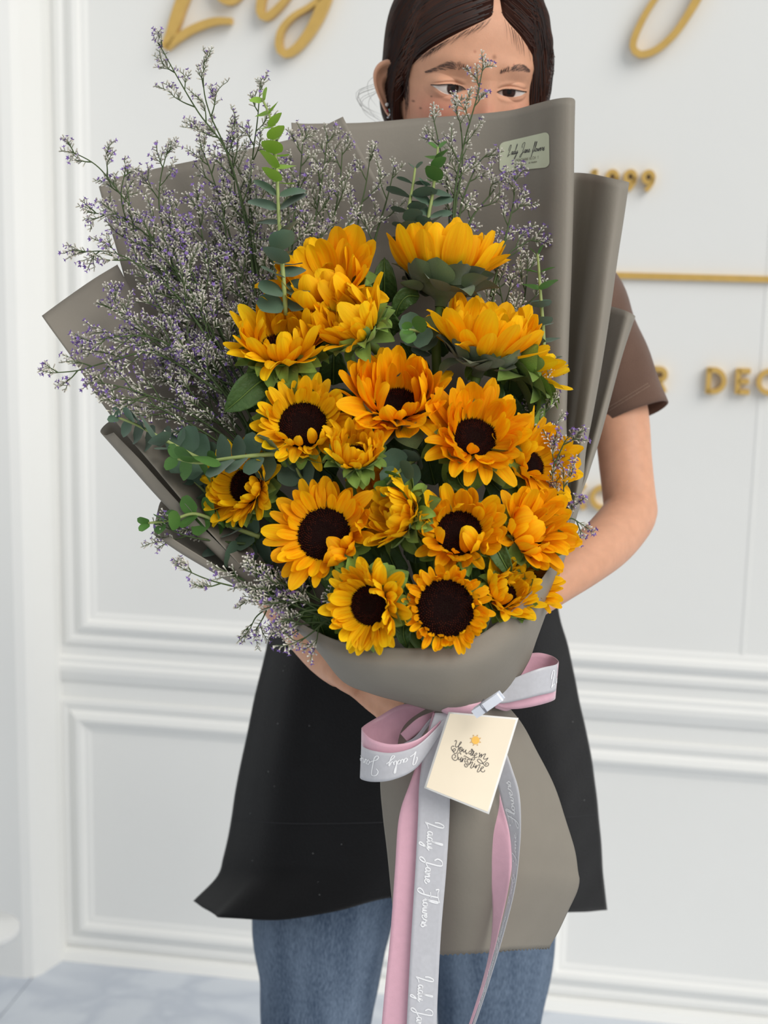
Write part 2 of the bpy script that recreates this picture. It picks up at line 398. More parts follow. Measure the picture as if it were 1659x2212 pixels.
# thin board seam and its moulding cap on the wall beside the letters
V = []; F = []; sx = WSZ(1632, 1000)[0]
box(V, F, wp(sx, 1.25, .0002), .006, .0012, 1.26, WR); obj('trim_5', V, F, M['wall'], smooth=False, kind='structure')
# floor of large marble tiles
fl = empty('floor', (0, 0, 0), None, None); fl['kind'] = 'structure'
V = []; F = []; box(V, F, (0, 0, -.03), 8, 9, .05); obj('bedding', V, F, M['skirt'], fl, smooth=False)
for i in range(-4, 4):
    for j in range(-5, 4):
        V = []; F = []; c = WO+WT*(s_q-.02+.6*(i+.5)+1.2)-(-WN)*0 + (-WN)*(.6*(j+.5)); box(V, F, (c[0], c[1], -.006), .598, .598, .012, WR)
        obj('tile', V, F, M['marble'], fl, smooth=False)
# white stand at the foot of the pillar
st = empty('display_stand', P(-30, 2105, 2.32)*np.array((1, 1, 0)), 'low white round stand at the foot of the pillar', 'stand')
c0 = P(-36, 2012, 2.30)
def disc(c, r, h, nx=40):
    V, F = [], []
    for z, rr in ((0, r*.93), (h*.2, r), (h*.8, r), (h, r*.95)):
        for t in np.linspace(0, 2*np.pi, nx, endpoint=False): V.append(np.array(c)+np.array((rr*math.cos(t), rr*math.sin(t), z)))
    F = grid_faces(4, nx, True); F.append(tuple(range(nx))[::-1]); F.append(tuple(range(3*nx, 4*nx))); return V, F
V, F = disc((c0[0], c0[1], c0[2]-.008), .058, .018); obj('top', V, F, M['stand'], st)
V, F = tube([(c0[0]-.02, c0[1], .01), (c0[0]-.02, c0[1], c0[2])], .014, 16); obj('post', V, F, M['chrome'], st)
for a in (20, 140, 260):
    t = math.radians(a); V, F = tube([(c0[0]-.02, c0[1], .06), (c0[0]-.02+.05*math.cos(t), c0[1]-.03*math.sin(t), .03), (c0[0]-.02+.075*math.cos(t), c0[1]-.045*math.sin(t), .006)], .006, 10)
    obj('leg', V, F, M['chrome'], st)

# ------------------------------------------------------------------ gold letters on the wall
def stroke2d(pts, w, closed=False):
    p = np.asarray(pts, float); n = len(p)
    w = np.broadcast_to(np.asarray(w, float), (n,))
    d = np.gradient(p, axis=0)
    if closed: d[0] = d[-1] = (p[1]-p[-2])
    d /= np.linalg.norm(d, axis=1)[:, None]+1e-9
    nn = np.stack([-d[:, 1], d[:, 0]], 1)
    return p+nn*w[:, None]/2, p-nn*w[:, None]/2
def poly3(pts2, w, z0, z1, to3):
    L, R = stroke2d(pts2, w); n = len(L); V = []
    for q, z in ((L, z0), (R, z0), (R, z1), (L, z1)):
        for a in q: V.append(to3(a[0], a[1], z))
    F = []
    for i in range(n-1):
        for a in range(4):
            b = (a+1) % 4; F.append((a*n+i, a*n+i+1, b*n+i+1, b*n+i))
    F.append((0, n, 2*n, 3*n)); F.append((n-1, 4*n-1, 3*n-1, 2*n-1)); return V, F
def arc(cx, cy, rx, ry, a0, a1, n=24):
    t = np.radians(np.linspace(a0, a1, n)); return [(cx+rx*math.cos(x), cy+ry*math.sin(x)) for x in t]
BLK = {  # unit cap height, stroke centre lines in a box [0..w] x [0..1]
 'R': (.62, [[(.09, 0), (.09, 1)], [(.09, .92), (.3, .92)]+arc(.33, .70, .22, .22, 88, -88, 18)+[(.3, .48), (.09, .48)], [(.3, .46), (.56, 0)]]),
 'D': (.78, [[(.09, 0), (.09, 1)], [(.05, .92), (.28, .92)]+arc(.28, .5, .40, .42, 88, -88, 24)+[(.28, .08), (.05, .08)]]),
 'E': (.58, [[(.09, 0), (.09, 1)], [(.09, .92), (.56, .92)], [(.09, .5), (.52, .5)], [(.09, .08), (.56, .08)]]),
 'C': (.86, [arc(.48, .5, .42, .43, 45, 315, 40)]),
 'K': (.66, [[(.09, 0), (.09, 1)], [(.14, .45), (.58, 1)], [(.26, .6), (.6, 0)]]),
 'O': (.9, [arc(.45, .5, .40, .43, 0, 360, 44)]),
 '1': (.4, [[(.06, .78), (.24, .95)], [(.24, 1), (.24, 0)]]),
 '9': (.62, [arc(.31, .67, .23, .25, -40, 320, 36), [(.54, .68), (.50, .42), (.36, .18), (.20, .02)]]),
}
def block_letter(ch, x0, ytop, ybot, label, wst=.19, depth=.014):
    sA, zT = WSZ(x0, ytop); _, zB = WSZ(x0, ybot); h = zT-zB
    root = empty('wall_letter', wp(sA, zB), label, 'letter', None)
    to3 = lambda a, b, z: wp(sA+a*h, zB+b*h, z)
    parts = [poly3(s, wst, .0, depth, to3) for s in BLK[ch][1]]
    V, F = merge(parts); obj('letter_body', V, F, M['gold'], root, smooth=False)
for ch, x, a, b, lb in (('R', 1408, 791, 845, 'gold capital letter R beside the brown sleeve on white wall'), ('D', 1527, 793, 848, 'gold capital letter D on white wall'),
        ('E', 1590, 795, 849, 'gold capital letter E on white wall'), ('C', 1637, 796, 850, 'gold capital letter C after the E on white wall'),
        ('K', 1233, 1044, 1096, 'gold capital letter K between the grey paper and the bare arm'), ('C', 1278, 1046, 1098, 'gold round capital letter behind the bent elbow')):
    block_letter(ch, x, a, b, lb)
for ch, x, a, b, lb in (('1', 1276, 366, 412, 'gold digit 1 half hidden behind the grey paper top'), ('9', 1310, 367, 412, 'gold digit 9 next to the digit 1'),
        ('9', 1349, 367, 412, 'gold digit 9 in the middle between two other nines'), ('9', 1388, 368, 413, 'gold digit 9 closing the year 1999')):
    block_letter(ch, x, a, b, lb, .22)
def script_letter(strokes, label):
    root = None; parts = []
    for pts, w in strokes:
        q = np.array([WSZ(*p) for p in pts]); q = crom(q, 40)
        ww = np.interp(np.linspace(0, 1, 40), np.linspace(0, 1, len(w)), w)*mpp(800, 60, 2.55)
        parts.append(poly3(q, ww, .004, .020, lambda a, b, z: wp(a, b, z)))
    V, F = merge(parts); c = np.mean(V, 0)
    root = empty('script_letter', c, label, 'letter'); obj('letter_body', V, F, M['gold'], root, smooth=False)
script_letter([([(455, -150), (430, -70), (398, 10), (378, 70), (362, 108)], [20, 26, 27, 26, 18]), ([(366, 106), (392, 84), (430, 62), (470, 49), (506, 48)], [14, 17, 17, 16, 13])], 'large gold script capital L with a sweeping foot')
script_letter([([(470, -70), (472, -25), (486, 0), (508, 4), (528, -16), (545, -60)], [14, 16, 17, 17, 15, 12])], 'gold script letter a cut by the photo top beside the L')
script_letter([([(640, -170), (600, -60), (574, -10), (568, 28), (580, 40), (600, 26), (628, -6), (650, -45)], [16, 20, 22, 20, 18, 16, 13, 11])], 'gold script letter d between the a and the y')
script_letter([([(735, -90), (716, -30), (700, 20), (676, 68), (646, 106), (622, 119), (608, 104), (612, 70), (636, 40), (672, 18), (704, -8), (740, -50)], [18, 24, 27, 25, 21, 18, 16, 14, 12, 11, 10, 9])], 'gold script letter y with a closed looped tail')
script_letter([([(1470, -80), (1428, -18), (1396, 30), (1372, 80), (1368, 106), (1384, 120), (1418, 110), (1458, 74), (1492, 24), (1515, -20), (1540, -90)], [10, 11, 12, 13, 14, 14, 14, 15, 17, 18, 18])], 'gold script tail loop hanging alone above the year')
V, F = [], []
sA, zA = WSZ(1240, 590); box(V, F, wp(sA+.6, WSZ(1500, 599)[1], .004), 1.5, .008, .0098, WR)
tag(obj('gold_bar', V, F, M['gold'], smooth=False), 'thin horizontal gold bar below the year on white wall', 'bar')

# ------------------------------------------------------------------ person
person = empty('person', (P(960, 2212, 1.64)[0], 1.64, 0), 'person in brown shirt, black apron and jeans hugging the sunflower bouquet', 'person')
def ptube(pts, nres=24, n=18, flat=1.0, up=(0, 1, 0), cap=True, extra=None):
    q = np.array([(*P(a, b, c), r*mpp(a, b, c)) for a, b, c, r in pts])
    if extra is not None: q = np.vstack([q, np.asarray(extra, float)])
    q = crom(q, nres)
    return tube(q[:, :3], q[:, 3], n, flat, cap, up)
SK = np.array(s2l((214, 160, 130)))
# --- body: torso, neck, arms, hands, legs grown into one surface
bp = []
bp.append(ptube([(880, 1780, 1.67, 270), (885, 1560, 1.67, 275), (900, 1350, 1.67, 240), (935, 1100, 1.67, 235), (965, 850, 1.67, 262), (985, 680, 1.67, 260), (998, 600, 1.67, 205), (1004, 540, 1.665, 105), (1008, 470, 1.655, 92), (1008, 380, 1.64, 92), (1004, 300, 1.64, 95)], 40, 28, .62))
bp.append(ptube([(1190, 610, 1.66, 55), (1262, 650, 1.65, 60), (1316, 770, 1.64, 60), (1341, 900, 1.62, 61), (1351, 1000, 1.60, 58), (1362, 1098, 1.575, 58)], 24))
bp.append(ptube([(1364, 1085, 1.578, 55), (1360, 1112, 1.565, 59), (1318, 1165, 1.52, 60), (1265, 1210, 1.47, 56), (1200, 1262, 1.43, 46), (1140, 1308, 1.405, 38)], 24))
bp.append(ptube([(820, 610, 1.66, 55), (740, 660, 1.65, 60), (650, 810, 1.66, 60), (590, 1000, 1.64, 60), (562, 1165, 1.60, 58)], 24))
bp.append(ptube([(562, 1150, 1.605, 55), (572, 1190, 1.59, 60), (602, 1265, 1.53, 60), (646, 1335, 1.47, 56), (700, 1413, 1.41, 46), (742, 1452, 1.375, 40)], 24))
def hand(palm, fingers):
    bp.append(ptube(palm, 14, 16, .62, (0, 0, 1)))
    for f in fingers: bp.append(ptube(f, 14, 12))
hand([(725, 1440, 1.385, 42), (760, 1462, 1.365, 50), (795, 1484, 1.35, 46)],
     [[(775, 1474, 1.358, 20), (815, 1500, 1.335, 19), (848, 1522, 1.315, 17), (880, 1536, 1.30, 14)],
      [(762, 1480, 1.362, 20), (796, 1515, 1.345, 18), (826, 1542, 1.325, 16), (850, 1560, 1.312, 13)],
      [(785, 1462, 1.352, 20), (835, 1478, 1.325, 19), (880, 1496, 1.305, 17), (915, 1512, 1.295, 14)],
      [(790, 1450, 1.352, 20), (842, 1456, 1.325, 18), (888, 1470, 1.305, 16), (920, 1484, 1.297, 13)],
      [(735, 1428, 1.405, 22), (775, 1405, 1.375, 20), (815, 1395, 1.355, 17), (845, 1395, 1.345, 14)]])
hand([(1150, 1300, 1.411, 40), (1115, 1332, 1.400, 50), (1080, 1358, 1.395, 46)],
     [[(1090, 1335, 1.395, 20), (1045, 1342, 1.385, 18), (1000, 1360, 1.370, 17), (970, 1380, 1.360, 14)],
      [(1085, 1350, 1.395, 20), (1040, 1365, 1.385, 18), (995, 1388, 1.370, 17), (965, 1410, 1.360, 14)],
      [(1085, 1368, 1.395, 20), (1045, 1390, 1.385, 18), (1005, 1415, 1.370, 17), (978, 1440, 1.360, 14)],
      [(1092, 1382, 1.395, 18), (1060, 1408, 1.385, 17), (1028, 1435, 1.370, 15), (1008, 1458, 1.360, 13)],
      [(1135, 1290, 1.400, 20), (1105, 1262, 1.385, 19), (1080, 1245, 1.370, 17), (1060, 1235, 1.360, 14)]])
for sx, pts in ((-1, [(700, 1850, 1.66, 120), (692, 2100, 1.65, 104), (684, 2212, 1.65, 98)]), (1, [(1060, 1850, 1.66, 120), (1060, 2100, 1.65, 104), (1054, 2212, 1.65, 96)])):
    e = P(pts[-1][0], 2212, 1.65)
    bp.append(ptube(pts, 24, 16, 1, (0, 1, 0), True, [(e[0], 1.66, .28, .042), (e[0], 1.68, .10, .034), (e[0], 1.66, .05, .036), (e[0]*1.05, 1.58, .03, .034), (e[0]*1.1, 1.52, .025, .02)]))
V, F = merge(bp)
tmp = bpy.data.objects.new('tmp', mesh('tmp', V, F)); COL.objects.link(tmp)
rm = tmp.modifiers.new('r', 'REMESH'); rm.mode = 'VOXEL'; rm.voxel_size = .0034; rm.use_smooth_shade = True
sm = tmp.modifiers.new('s', 'SMOOTH'); sm.factor = .6; sm.iterations = 6
dg = bpy.context.evaluated_depsgraph_get(); bm_ = bpy.data.meshes.new_from_object(tmp.evaluated_get(dg))
bv = np.zeros(len(bm_.vertices)*3); bm_.vertices.foreach_get('co', bv); bv = bv.reshape(-1, 3)
bf = [tuple(p.vertices) for p in bm_.polygons]
bpy.data.objects.remove(tmp)
bcol = np.tile(SK, (len(bv), 1))

# --- head, modelled in its own frame (x towards viewer's right, -y forward, z up), eyes at z = 0
HR = (Matrix.Rotation(math.radians(14), 3, 'Z') @ Matrix.Rotation(math.radians(10), 3, 'X') @ Matrix.Rotation(math.radians(4.0), 3, 'Y'))
HR = np.array(HR); HC = P(998, 166, 1.605)
def h2w(p): return np.asarray(p) @ HR.T + HC
def w2h(p): return (np.asarray(p)-HC) @ HR
HA, HB0, HB1, HZ0, HZ1, HN = .0735, .094, .098, .122, .112, 2.25
def himp(p):
    b = np.where(p[..., 1] < 0, HB0, HB1); c = np.where(p[..., 2] < 0, HZ0, HZ1)
    jaw = 1-.34*smoothstep(-.03, -.125, p[..., 2])
    return (np.abs(p[..., 0])/(HA*jaw))**HN+(np.abs(p[..., 1])/b)**HN+(np.abs(p[..., 2])/c)**HN
def hp(px, py, k=1.0):
    d = ray(px, py)@HR; o = (CAM-HC)@HR
    ts = np.linspace(1.35, 1.75, 1600); q = o+ts[:, None]*d
    s = himp(q/k); i = np.argmax(s <= 1.0)
    if s[i] > 1: i = np.argmin(s)
    return q[i]
def front(lst): return np.array([hp(a, b) for a, b in lst])
def nonuni(a, b, dens, n):
    x = np.linspace(a, b, 4000); c = np.cumsum(dens(x)); c = (c-c[0])/(c[-1]-c[0]); return np.interp(np.linspace(0, 1, n), c, x)
NLON, NLAT = 430, 330
lon = nonuni(-np.pi, np.pi, lambda x: 1+7*np.exp(-(np.abs(x)/.95)**4), NLON+1)[:-1]       # 0 = forward
lat = nonuni(-np.pi/2+.02, np.pi/2-.02, lambda x: 1+8*np.exp(-((x+.03)/.34)**4), NLAT)
LO, LA = np.meshgrid(lon, lat)
D = np.stack([np.sin(LO)*np.cos(LA), -np.cos(LO)*np.cos(LA), np.sin(LA)], -1)
def head_radius(D):
    lo = np.full(D.shape[:-1], .03); hi = np.full(D.shape[:-1], .2)
    for _ in range(26):
        mid = (lo+hi)/2; s = himp(D*mid[..., None]) > 1; hi = np.where(s, mid, hi); lo = np.where(s, lo, mid)
    return lo
HRAD = head_radius(D); hv = D*HRAD[..., None]
x, z = hv[..., 0], hv[..., 2]; fm = smoothstep(.0, .05, -hv[..., 1])
ax = np.abs(x); G = lambda u, v, su, sv: np.exp(-(u/su)**2-(v/sv)**2)
zz = np.clip((.006-z)/.052, 0, 1)
h = .019*zz**1.25*np.exp(-(x/(.0075+.005*zz))**2)*smoothstep(-.062, -.050, z)
h += .006*G(ax-.013, z+.046, .007, .008)+.0016*G(x, z-.004, .01, .02)
h += .0032*G(ax-.030, z-.020, .024, .009)-.0055*G(ax-.028, z+.002, .017, .012)+.0035*G(ax-.046, z+.034, .02, .018)
h += .006*G(x, z+.074, .024, .007)+.0055*G(x, z+.084, .02, .006)-.003*G(x, z+.079, .03, .0022)+.004*G(x, z+.108, .02, .012)
h += .002*G(x, z-.06, .05, .03)
hv[..., 1] -= h*fm
def interp2(px_pts):
    return front(px_pts)
EYES = [dict(up=[(930, 183.5), (944, 184), (958, 183), (972, 182.5), (986, 184), (998, 188), (1006, 194.5)], lo=[(1006, 194.5), (994, 201), (978, 204.5), (964, 203), (952, 198), (941, 190.5), (930, 183.5)], iris=(981, 191.5), r=.0066, crease=[(926, 180), (945, 178), (965, 177), (985, 178.5), (1002, 184)]),
        dict(up=[(1074, 199), (1082, 195.5), (1093, 193.5), (1105, 193.5), (1118, 195.5), (1130, 198), (1138, 199)], lo=[(1138, 199), (1128, 205), (1118, 208), (1105, 210.5), (1090, 208), (1080, 203.5), (1074, 199)], iris=(1102.5, 200), r=.0066, crease=[(1077, 192), (1090, 188.5), (1103, 187.5), (1118, 189), (1132, 193)])]
hcol = np.tile(SK, (NLAT, NLON, 1)).reshape(NLAT, NLON, 3)
def blend(mask, c): 
    global hcol
    hcol = hcol*(1-mask[..., None])+np.array(c)*mask[..., None]
bl = s2l((212, 128, 112))
blend(.55*G(ax-.042, z+.030, .020, .016)*fm, bl); blend(.35*G(x, z+.03, .012, .02)*fm, bl)
blend(.6*G(x, z+.079, .024, .008)*fm, s2l((176, 92, 88)))
for px, py, r, c in ((1067, 123, .0022, (150, 98, 74)), (1030, 139, .0020, (176, 96, 84)), (1025, 111, .0014, (178, 112, 88)), (892, 218, .0011, (70, 44, 34)), (907, 233, .0010, (80, 50, 40)), (931, 208, .0008, (90, 56, 44)), (1108, 140, .0012, (150, 90, 80)), (1058, 131, .0008, (140, 90, 70))):
    q = hp(px, py); blend(.65*np.exp(-(((x-q[0])**2+(z-q[2])**2)/r**2)**1.5)*fm, s2l(c))
eyemask = np.zeros_like(x)
for e in EYES:
    U = crom(front(e['up'])[:, [0, 2]], 40); L = crom(front(e['lo'])[:, [0, 2]][::-1], 40)
    x0, x1 = U[0, 0], U[-1, 0]; xc = (x0+x1)/2
    zu = np.interp(x, U[:, 0], U[:, 1]); zl = np.interp(x, L[:, 0], L[:, 1]); zc = (U[0, 1]+U[-1, 1])/2+.0
    near = (np.abs(x-xc) < .026) & (np.abs(z-zc) < .022) & (hv[..., 1] < 0)
    jj = np.unravel_index(np.argmin((x-xc)**2+(z-zc)**2+(hv[..., 1] > 0)), x.shape); ys = hv[jj][1]
    RB = .0195; yc = ys+RB-.0030
    rr = (x-xc)**2+((z-zc)*1.15)**2
    lid = yc-np.sqrt(np.maximum((RB+.0011)**2-rr, 1e-8))
    k = np.exp(-(rr/.0165**2)**2)
    newy = hv[..., 1]*(1-k)+np.minimum(hv[..., 1], lid)*k
    cr = crom(front(e['crease'])[:, [0, 2]], 30); zcr = np.interp(x, cr[:, 0], cr[:, 1])
    inx = smoothstep(x0-.002, x0+.004, x)*smoothstep(x1+.002, x1-.004, x)
    newy = newy+.0010*np.exp(-((z-zcr)/.0009)**2)*inx-.0008*np.exp(-((z-zcr-.003)/.002)**2)*inx
    newy = newy-.0010*np.exp(-((z-zl+.0035)/.0022)**2)*inx
    inside = near & (x > x0) & (x < x1) & (z < zu) & (z > zl)
    ball = yc-np.sqrt(np.maximum(RB**2-rr, 1e-8))
    hv[..., 1] = np.where(near, np.where(inside, ball, newy), hv[..., 1])
    ic = hp(*e['iris']); ri = np.sqrt((x-ic[0])**2+(z-ic[2])**2)
    ec = np.tile(np.array(s2l((216, 206, 200))), x.shape+(1,))
    k1 = smoothstep(e['r']+.0004, e['r']-.0006, ri)[..., None]; ec = ec*(1-k1)+np.array(s2l((54, 32, 26)))*k1
    k2 = smoothstep(.0027, .0021, ri)[..., None]; ec = ec*(1-k2)+np.array(s2l((10, 8, 8)))*k2
    edge = smoothstep(.0016, 0, np.minimum(x-x0, x1-x))[..., None]*.5; ec = ec*(1-edge)+np.array(s2l((176, 110, 100)))*edge
    hcol = np.where(inside[..., None], ec, hcol); eyemask = np.where(inside, 1, eyemask)
hv2 = h2w(hv.reshape(-1, 3)); hf = grid_faces(NLAT, NLON, True)
top = len(hv2); hv2 = np.vstack([hv2, h2w([[0, 0, -HRAD[0].mean()]]), h2w([[0, 0, HRAD[-1].mean()]])])
hf += [(top, (j+1) % NLON, j) for j in range(NLON)]+[(top+1, (NLAT-1)*NLON+j, (NLAT-1)*NLON+(j+1) % NLON) for j in range(NLON)]
hc2 = np.vstack([hcol.reshape(-1, 3), [SK, SK]])
# --- ear (viewer's left): outline with rolled rim and hollow concha
EO = [(862, 138), (848, 131), (832, 131), (817, 140), (808, 157), (808, 178), (814, 200), (823, 221), (832, 240), (841, 252), (853, 256), (862, 248), (866, 228), (868, 205), (869, 180), (867, 158)]
eo = crom(EO+[EO[0]], 49)[:-1]; ecx, ecy = 843, 192
ev = []; ec_ = []
rings = [(1.0, .012), (1.03, .004), (1.0, -.004), (.93, -.006), (.84, -.003), (.74, .003), (.62, .002), (.50, .005), (.36, .010), (.2, .012), (.02, .012)]
for k, dep in rings:
    for (a, b) in eo:
        qx, qy = ecx+(a-ecx)*k+(1-k)*6, ecy+(b-ecy)*k+(1-k)*10
        ww = .012*(a-806)/62.0
        ev.append(P(qx, qy, 1.578+dep*.85-ww*.4)); ec_.append(SK)
ef = grid_faces(len(rings), 48, True)
# --- join everything into one skin surface
av = np.vstack([bv, hv2, np.array(ev)]); n1, n2 = len(bv), len(bv)+len(hv2)
af = bf+[tuple(i+n1 for i in f) for f in hf]+[tuple(i+n2 for i in f) for f in ef]
body = obj('body', av, af, M['skin'], person)
setcol(body, np.vstack([bcol, hc2, np.array(ec_)]))
# --- hair
hl = front([(1067, 40), (1041, 53), (1017, 63), (993, 73), (969, 84), (935, 104), (908, 124), (889, 143), (879, 162), (875, 182), (875, 225)])
hr_ = front([(1083, 40), (1099, 59), (1121, 81), (1138, 103), (1149, 122), (1153, 148)])
part = hp(1073, 24)
pts = np.vstack([hl[::-1], [part], hr_])
phi = np.arctan2(pts[:, 0], -pts[:, 1]); zhl = pts[:, 2].copy()
order = np.argsort(phi); phi, zhl = phi[order], zhl[order]
phi = np.concatenate([[-3.2, phi[0]-.12, phi[0]-.03], phi, [phi[-1]+.03, phi[-1]+.06, 3.2]]); zhl = np.concatenate([[-.095, -.095, -.08], zhl, [-.03, -.07, -.095]])
NL2, NA2 = 360, 260
lon2 = nonuni(-np.pi, np.pi, lambda x: 1+2*np.exp(-(np.abs(x)/1.5)**4), NL2+1)[:-1]; lat2 = np.linspace(-1.0, np.pi/2-.01, NA2)
LO2, LA2 = np.meshgrid(lon2, lat2); D2 = np.stack([np.sin(LO2)*np.cos(LA2), -np.cos(LO2)*np.cos(LA2), np.sin(LA2)], -1)
R2 = head_radius(D2); B2 = D2*R2[..., None]
zh = np.interp(LO2, phi, zhl); dd = B2[..., 2]-zh
pphi = math.atan2(part[0], -part[1])
partdist = np.abs(B2[..., 0]-part[0]*np.clip(1-(B2[..., 1]+.09)/.2, 0.3, 1)); grove = np.exp(-(partdist/.0045)**2)*smoothstep(.04, .09, B2[..., 2])*smoothstep(.06, .0, B2[..., 1])
th = -.003+.0055*smoothstep(-.004, .004, dd)+.010*smoothstep(0, .05, dd)-.006*grove
rngl = np.random.default_rng(4)
side = smoothstep(1.05, 1.35, np.abs(LO2))*smoothstep(.06, .0, B2[..., 2])
th -= .0065*side
th += .0005*np.sin(dd*300+np.sin(LO2*5)*1.5)*smoothstep(.004, .02, dd)*smoothstep(1.3, .9, np.abs(LO2))
hvv = (D2*(R2+th)[..., None]).reshape(-1, 3)
keep = (dd > -.010).reshape(-1)
fl_ = np.stack([dd*260, LO2*2.2, LA2*.6], -1).reshape(-1, 3)
F = [f for f in grid_faces(NA2, NL2, True) if all(keep[i] for i in f)]
F += [((NA2-1)*NL2+j, (NA2-1)*NL2+(j+1) % NL2, NA2*NL2) for j in range(NL2)]
hvv = np.vstack([hvv, [[0, 0, HRAD[-1].mean()+.012]]]); fl_ = np.vstack([fl_, fl_[-1:]])
used = sorted({i for f in F for i in f}); rem = {a: b for b, a in enumerate(used)}
hair = obj('hair', h2w(hvv[used]), [tuple(rem[i] for i in f) for f in F], M['hair'], person, label='dark brown hair parted and swept back')
at = hair.data.attributes.new('flow', 'FLOAT_VECTOR', 'POINT'); at.data.foreach_set('vector', fl_[used].ravel())
# strands following the sweep of the hair
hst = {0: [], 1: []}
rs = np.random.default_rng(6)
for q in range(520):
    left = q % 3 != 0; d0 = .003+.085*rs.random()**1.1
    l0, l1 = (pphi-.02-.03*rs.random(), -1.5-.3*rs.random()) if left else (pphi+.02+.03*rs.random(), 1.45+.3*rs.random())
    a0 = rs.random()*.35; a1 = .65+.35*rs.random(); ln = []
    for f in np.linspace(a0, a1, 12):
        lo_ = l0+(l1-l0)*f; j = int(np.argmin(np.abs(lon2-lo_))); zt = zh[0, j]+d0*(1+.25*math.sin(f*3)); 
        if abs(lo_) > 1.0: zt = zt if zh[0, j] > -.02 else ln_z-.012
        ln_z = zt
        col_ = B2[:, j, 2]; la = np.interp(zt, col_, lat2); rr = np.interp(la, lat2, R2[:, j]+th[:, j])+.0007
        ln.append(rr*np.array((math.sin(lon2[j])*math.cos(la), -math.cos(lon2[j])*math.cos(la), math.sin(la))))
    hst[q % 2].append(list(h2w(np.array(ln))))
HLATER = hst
# --- loose strands, brows and lashes as fine hairs
def strands(name, lines, wid, mat, parent, taper=True):
    V = []; F = []
    for ln in lines:
        p = crom(ln, max(6, len(ln)*3)); n = len(p); t = np.gradient(p, axis=0); t /= np.linalg.norm(t, axis=1)[:, None]+1e-9
        sd_ = np.cross(t, p-CAM); sd_ /= np.linalg.norm(sd_, axis=1)[:, None]+1e-9
        w_ = wid*(np.sqrt(np.maximum(1-np.linspace(0, 1, n)**2, .02)) if taper else np.ones(n))
        o = len(V); V += list(p+sd_*w_[:, None]/2)+list(p-sd_*w_[:, None]/2); F += [(o+i, o+i+1, o+n+i+1, o+n+i) for i in range(n-1)]
    return obj(name, V, F, mat, parent)
rng = np.random.default_rng(11)
def hs(px, py, lift=.0006):
    q = hp(px, py); return h2w(q*(1+lift/.09))
def ray_surface():
    return BVHTree.FromPolygons([tuple(v) for v in h2w(hv.reshape(-1, 3))], grid_faces(NLAT, NLON, True))
hbvh = ray_surface()
def on_face(px, py, off=.0006):
    d = ray(px, py); d = d/np.linalg.norm(d); r_ = hbvh.ray_cast(Vector(CAM), Vector(d))
    if r_[0] is None: return hs(px, py)
    return np.array(r_[0])-d*off
def brow(name, rowlo, rowhi, n, dirx):
    lo_, hi_ = crom(rowlo, 60), crom(rowhi, 60); L = []
    for _ in range(n):
        t = rng.random(); i = int(t*58); f = rng.random()*.8
        a = lo_[i]*(1-f)+hi_[i]*f; i2 = min(59, max(0, i+int(dirx*rng.uniform(5, 11)))); f2 = min(1.0, f+rng.uniform(.1, .5)); b = lo_[i2]*(1-f2)+hi_[i2]*f2
        if t*dirx < .3 and dirx > 0: b = a+np.array((rng.uniform(-2, 4), -rng.uniform(4, 9)))
        m_ = (a+b)/2+np.array((0, -.8)); L.append([on_face(*a), on_face(*m_, .0009), on_face(*b, .001)])
    return strands(name, L, .00022, M['browhair'], person)
brow('eyebrow', [(1014, 152), (1000, 153), (980, 151), (960, 152), (940, 155), (920, 158)], [(1012, 146), (992, 136), (972, 131), (952, 139), (938, 146), (916, 155)], 210, 1)
brow('eyebrow', [(1080, 161), (1095, 157), (1112, 155), (1130, 155), (1145, 158)], [(1082, 155), (1097, 147), (1114, 140), (1130, 137), (1146, 152)], 180, 1)
L = []
for e in EYES:
    up = crom(e['up'], 40)
    L2 = [on_face(a, b-.4, .0009) for a, b in up]
    strands('lash_line', [L2], .0010, M['strand'], person, False)
for _ in range(46):
    t = rng.random(); 
    a = np.array((1066-170*t, 44+88*t**1.1)); L.append([on_face(*(a+(0, -6)), .003), on_face(*(a+(-8-10*rng.random(), 4+6*rng.random())), .0025), on_face(*(a+(-22-16*rng.random(), 16+10*rng.random())), .002)])
for _ in range(14):
    a = np.array((1086+60*rng.random(), 44)); a[1] = 44+(a[0]-1086)*1.1; L.append([on_face(*(a+(0, -6)), .003), on_face(*(a+(4, 10)), .0025), on_face(*(a+(6+4*rng.random(), 30+14*rng.random())), .002)])
for _ in range(22):
    b0 = np.array((876+rng.uniform(-4, 6), 150+rng.uniform(0, 40))); L.append([on_face(*b0, .003), on_face(*(b0+(2, 30)), .003), on_face(*(b0+(rng.uniform(-2, 6), 70)), .003)])
for _ in range(26):
    b0 = np.array((1156+rng.uniform(-3, 4), 150+rng.uniform(0, 40))); L.append([P(*b0, 1.60), P(*(b0+(8+rng.random()*8, 25)), 1.60), P(*(b0+(rng.uniform(-4, 14), 60)), 1.59)])
for _ in range(9):
    b0 = np.array((812+rng.uniform(-2, 6), 180+rng.uniform(-20, 30))); r_ = rng.uniform(15, 45); L.append([P(*b0, 1.63), P(*(b0+(-r_, 18)), 1.63), P(*(b0+(-r_*.8, 45)), 1.63), P(*(b0+(rng.uniform(-10, 20), 70)), 1.63)])
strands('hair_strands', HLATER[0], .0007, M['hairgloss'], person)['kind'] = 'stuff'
strands('hair_strands', HLATER[1], .0008, M['strand'], person)['kind'] = 'stuff'
strands('loose_hair', L, .00028, M['strand'], person)['kind'] = 'stuff'
def ball(c, r, n=14):
    V, F = [], []
    for i in range(n+1):
        for j in range(n*2):
            a, b = np.pi*i/n, np.pi*j/n; V.append(np.array(c)+r*np.array((math.sin(a)*math.cos(b), math.sin(a)*math.sin(b), math.cos(a))))
    return V, grid_faces(n+1, n*2, True)
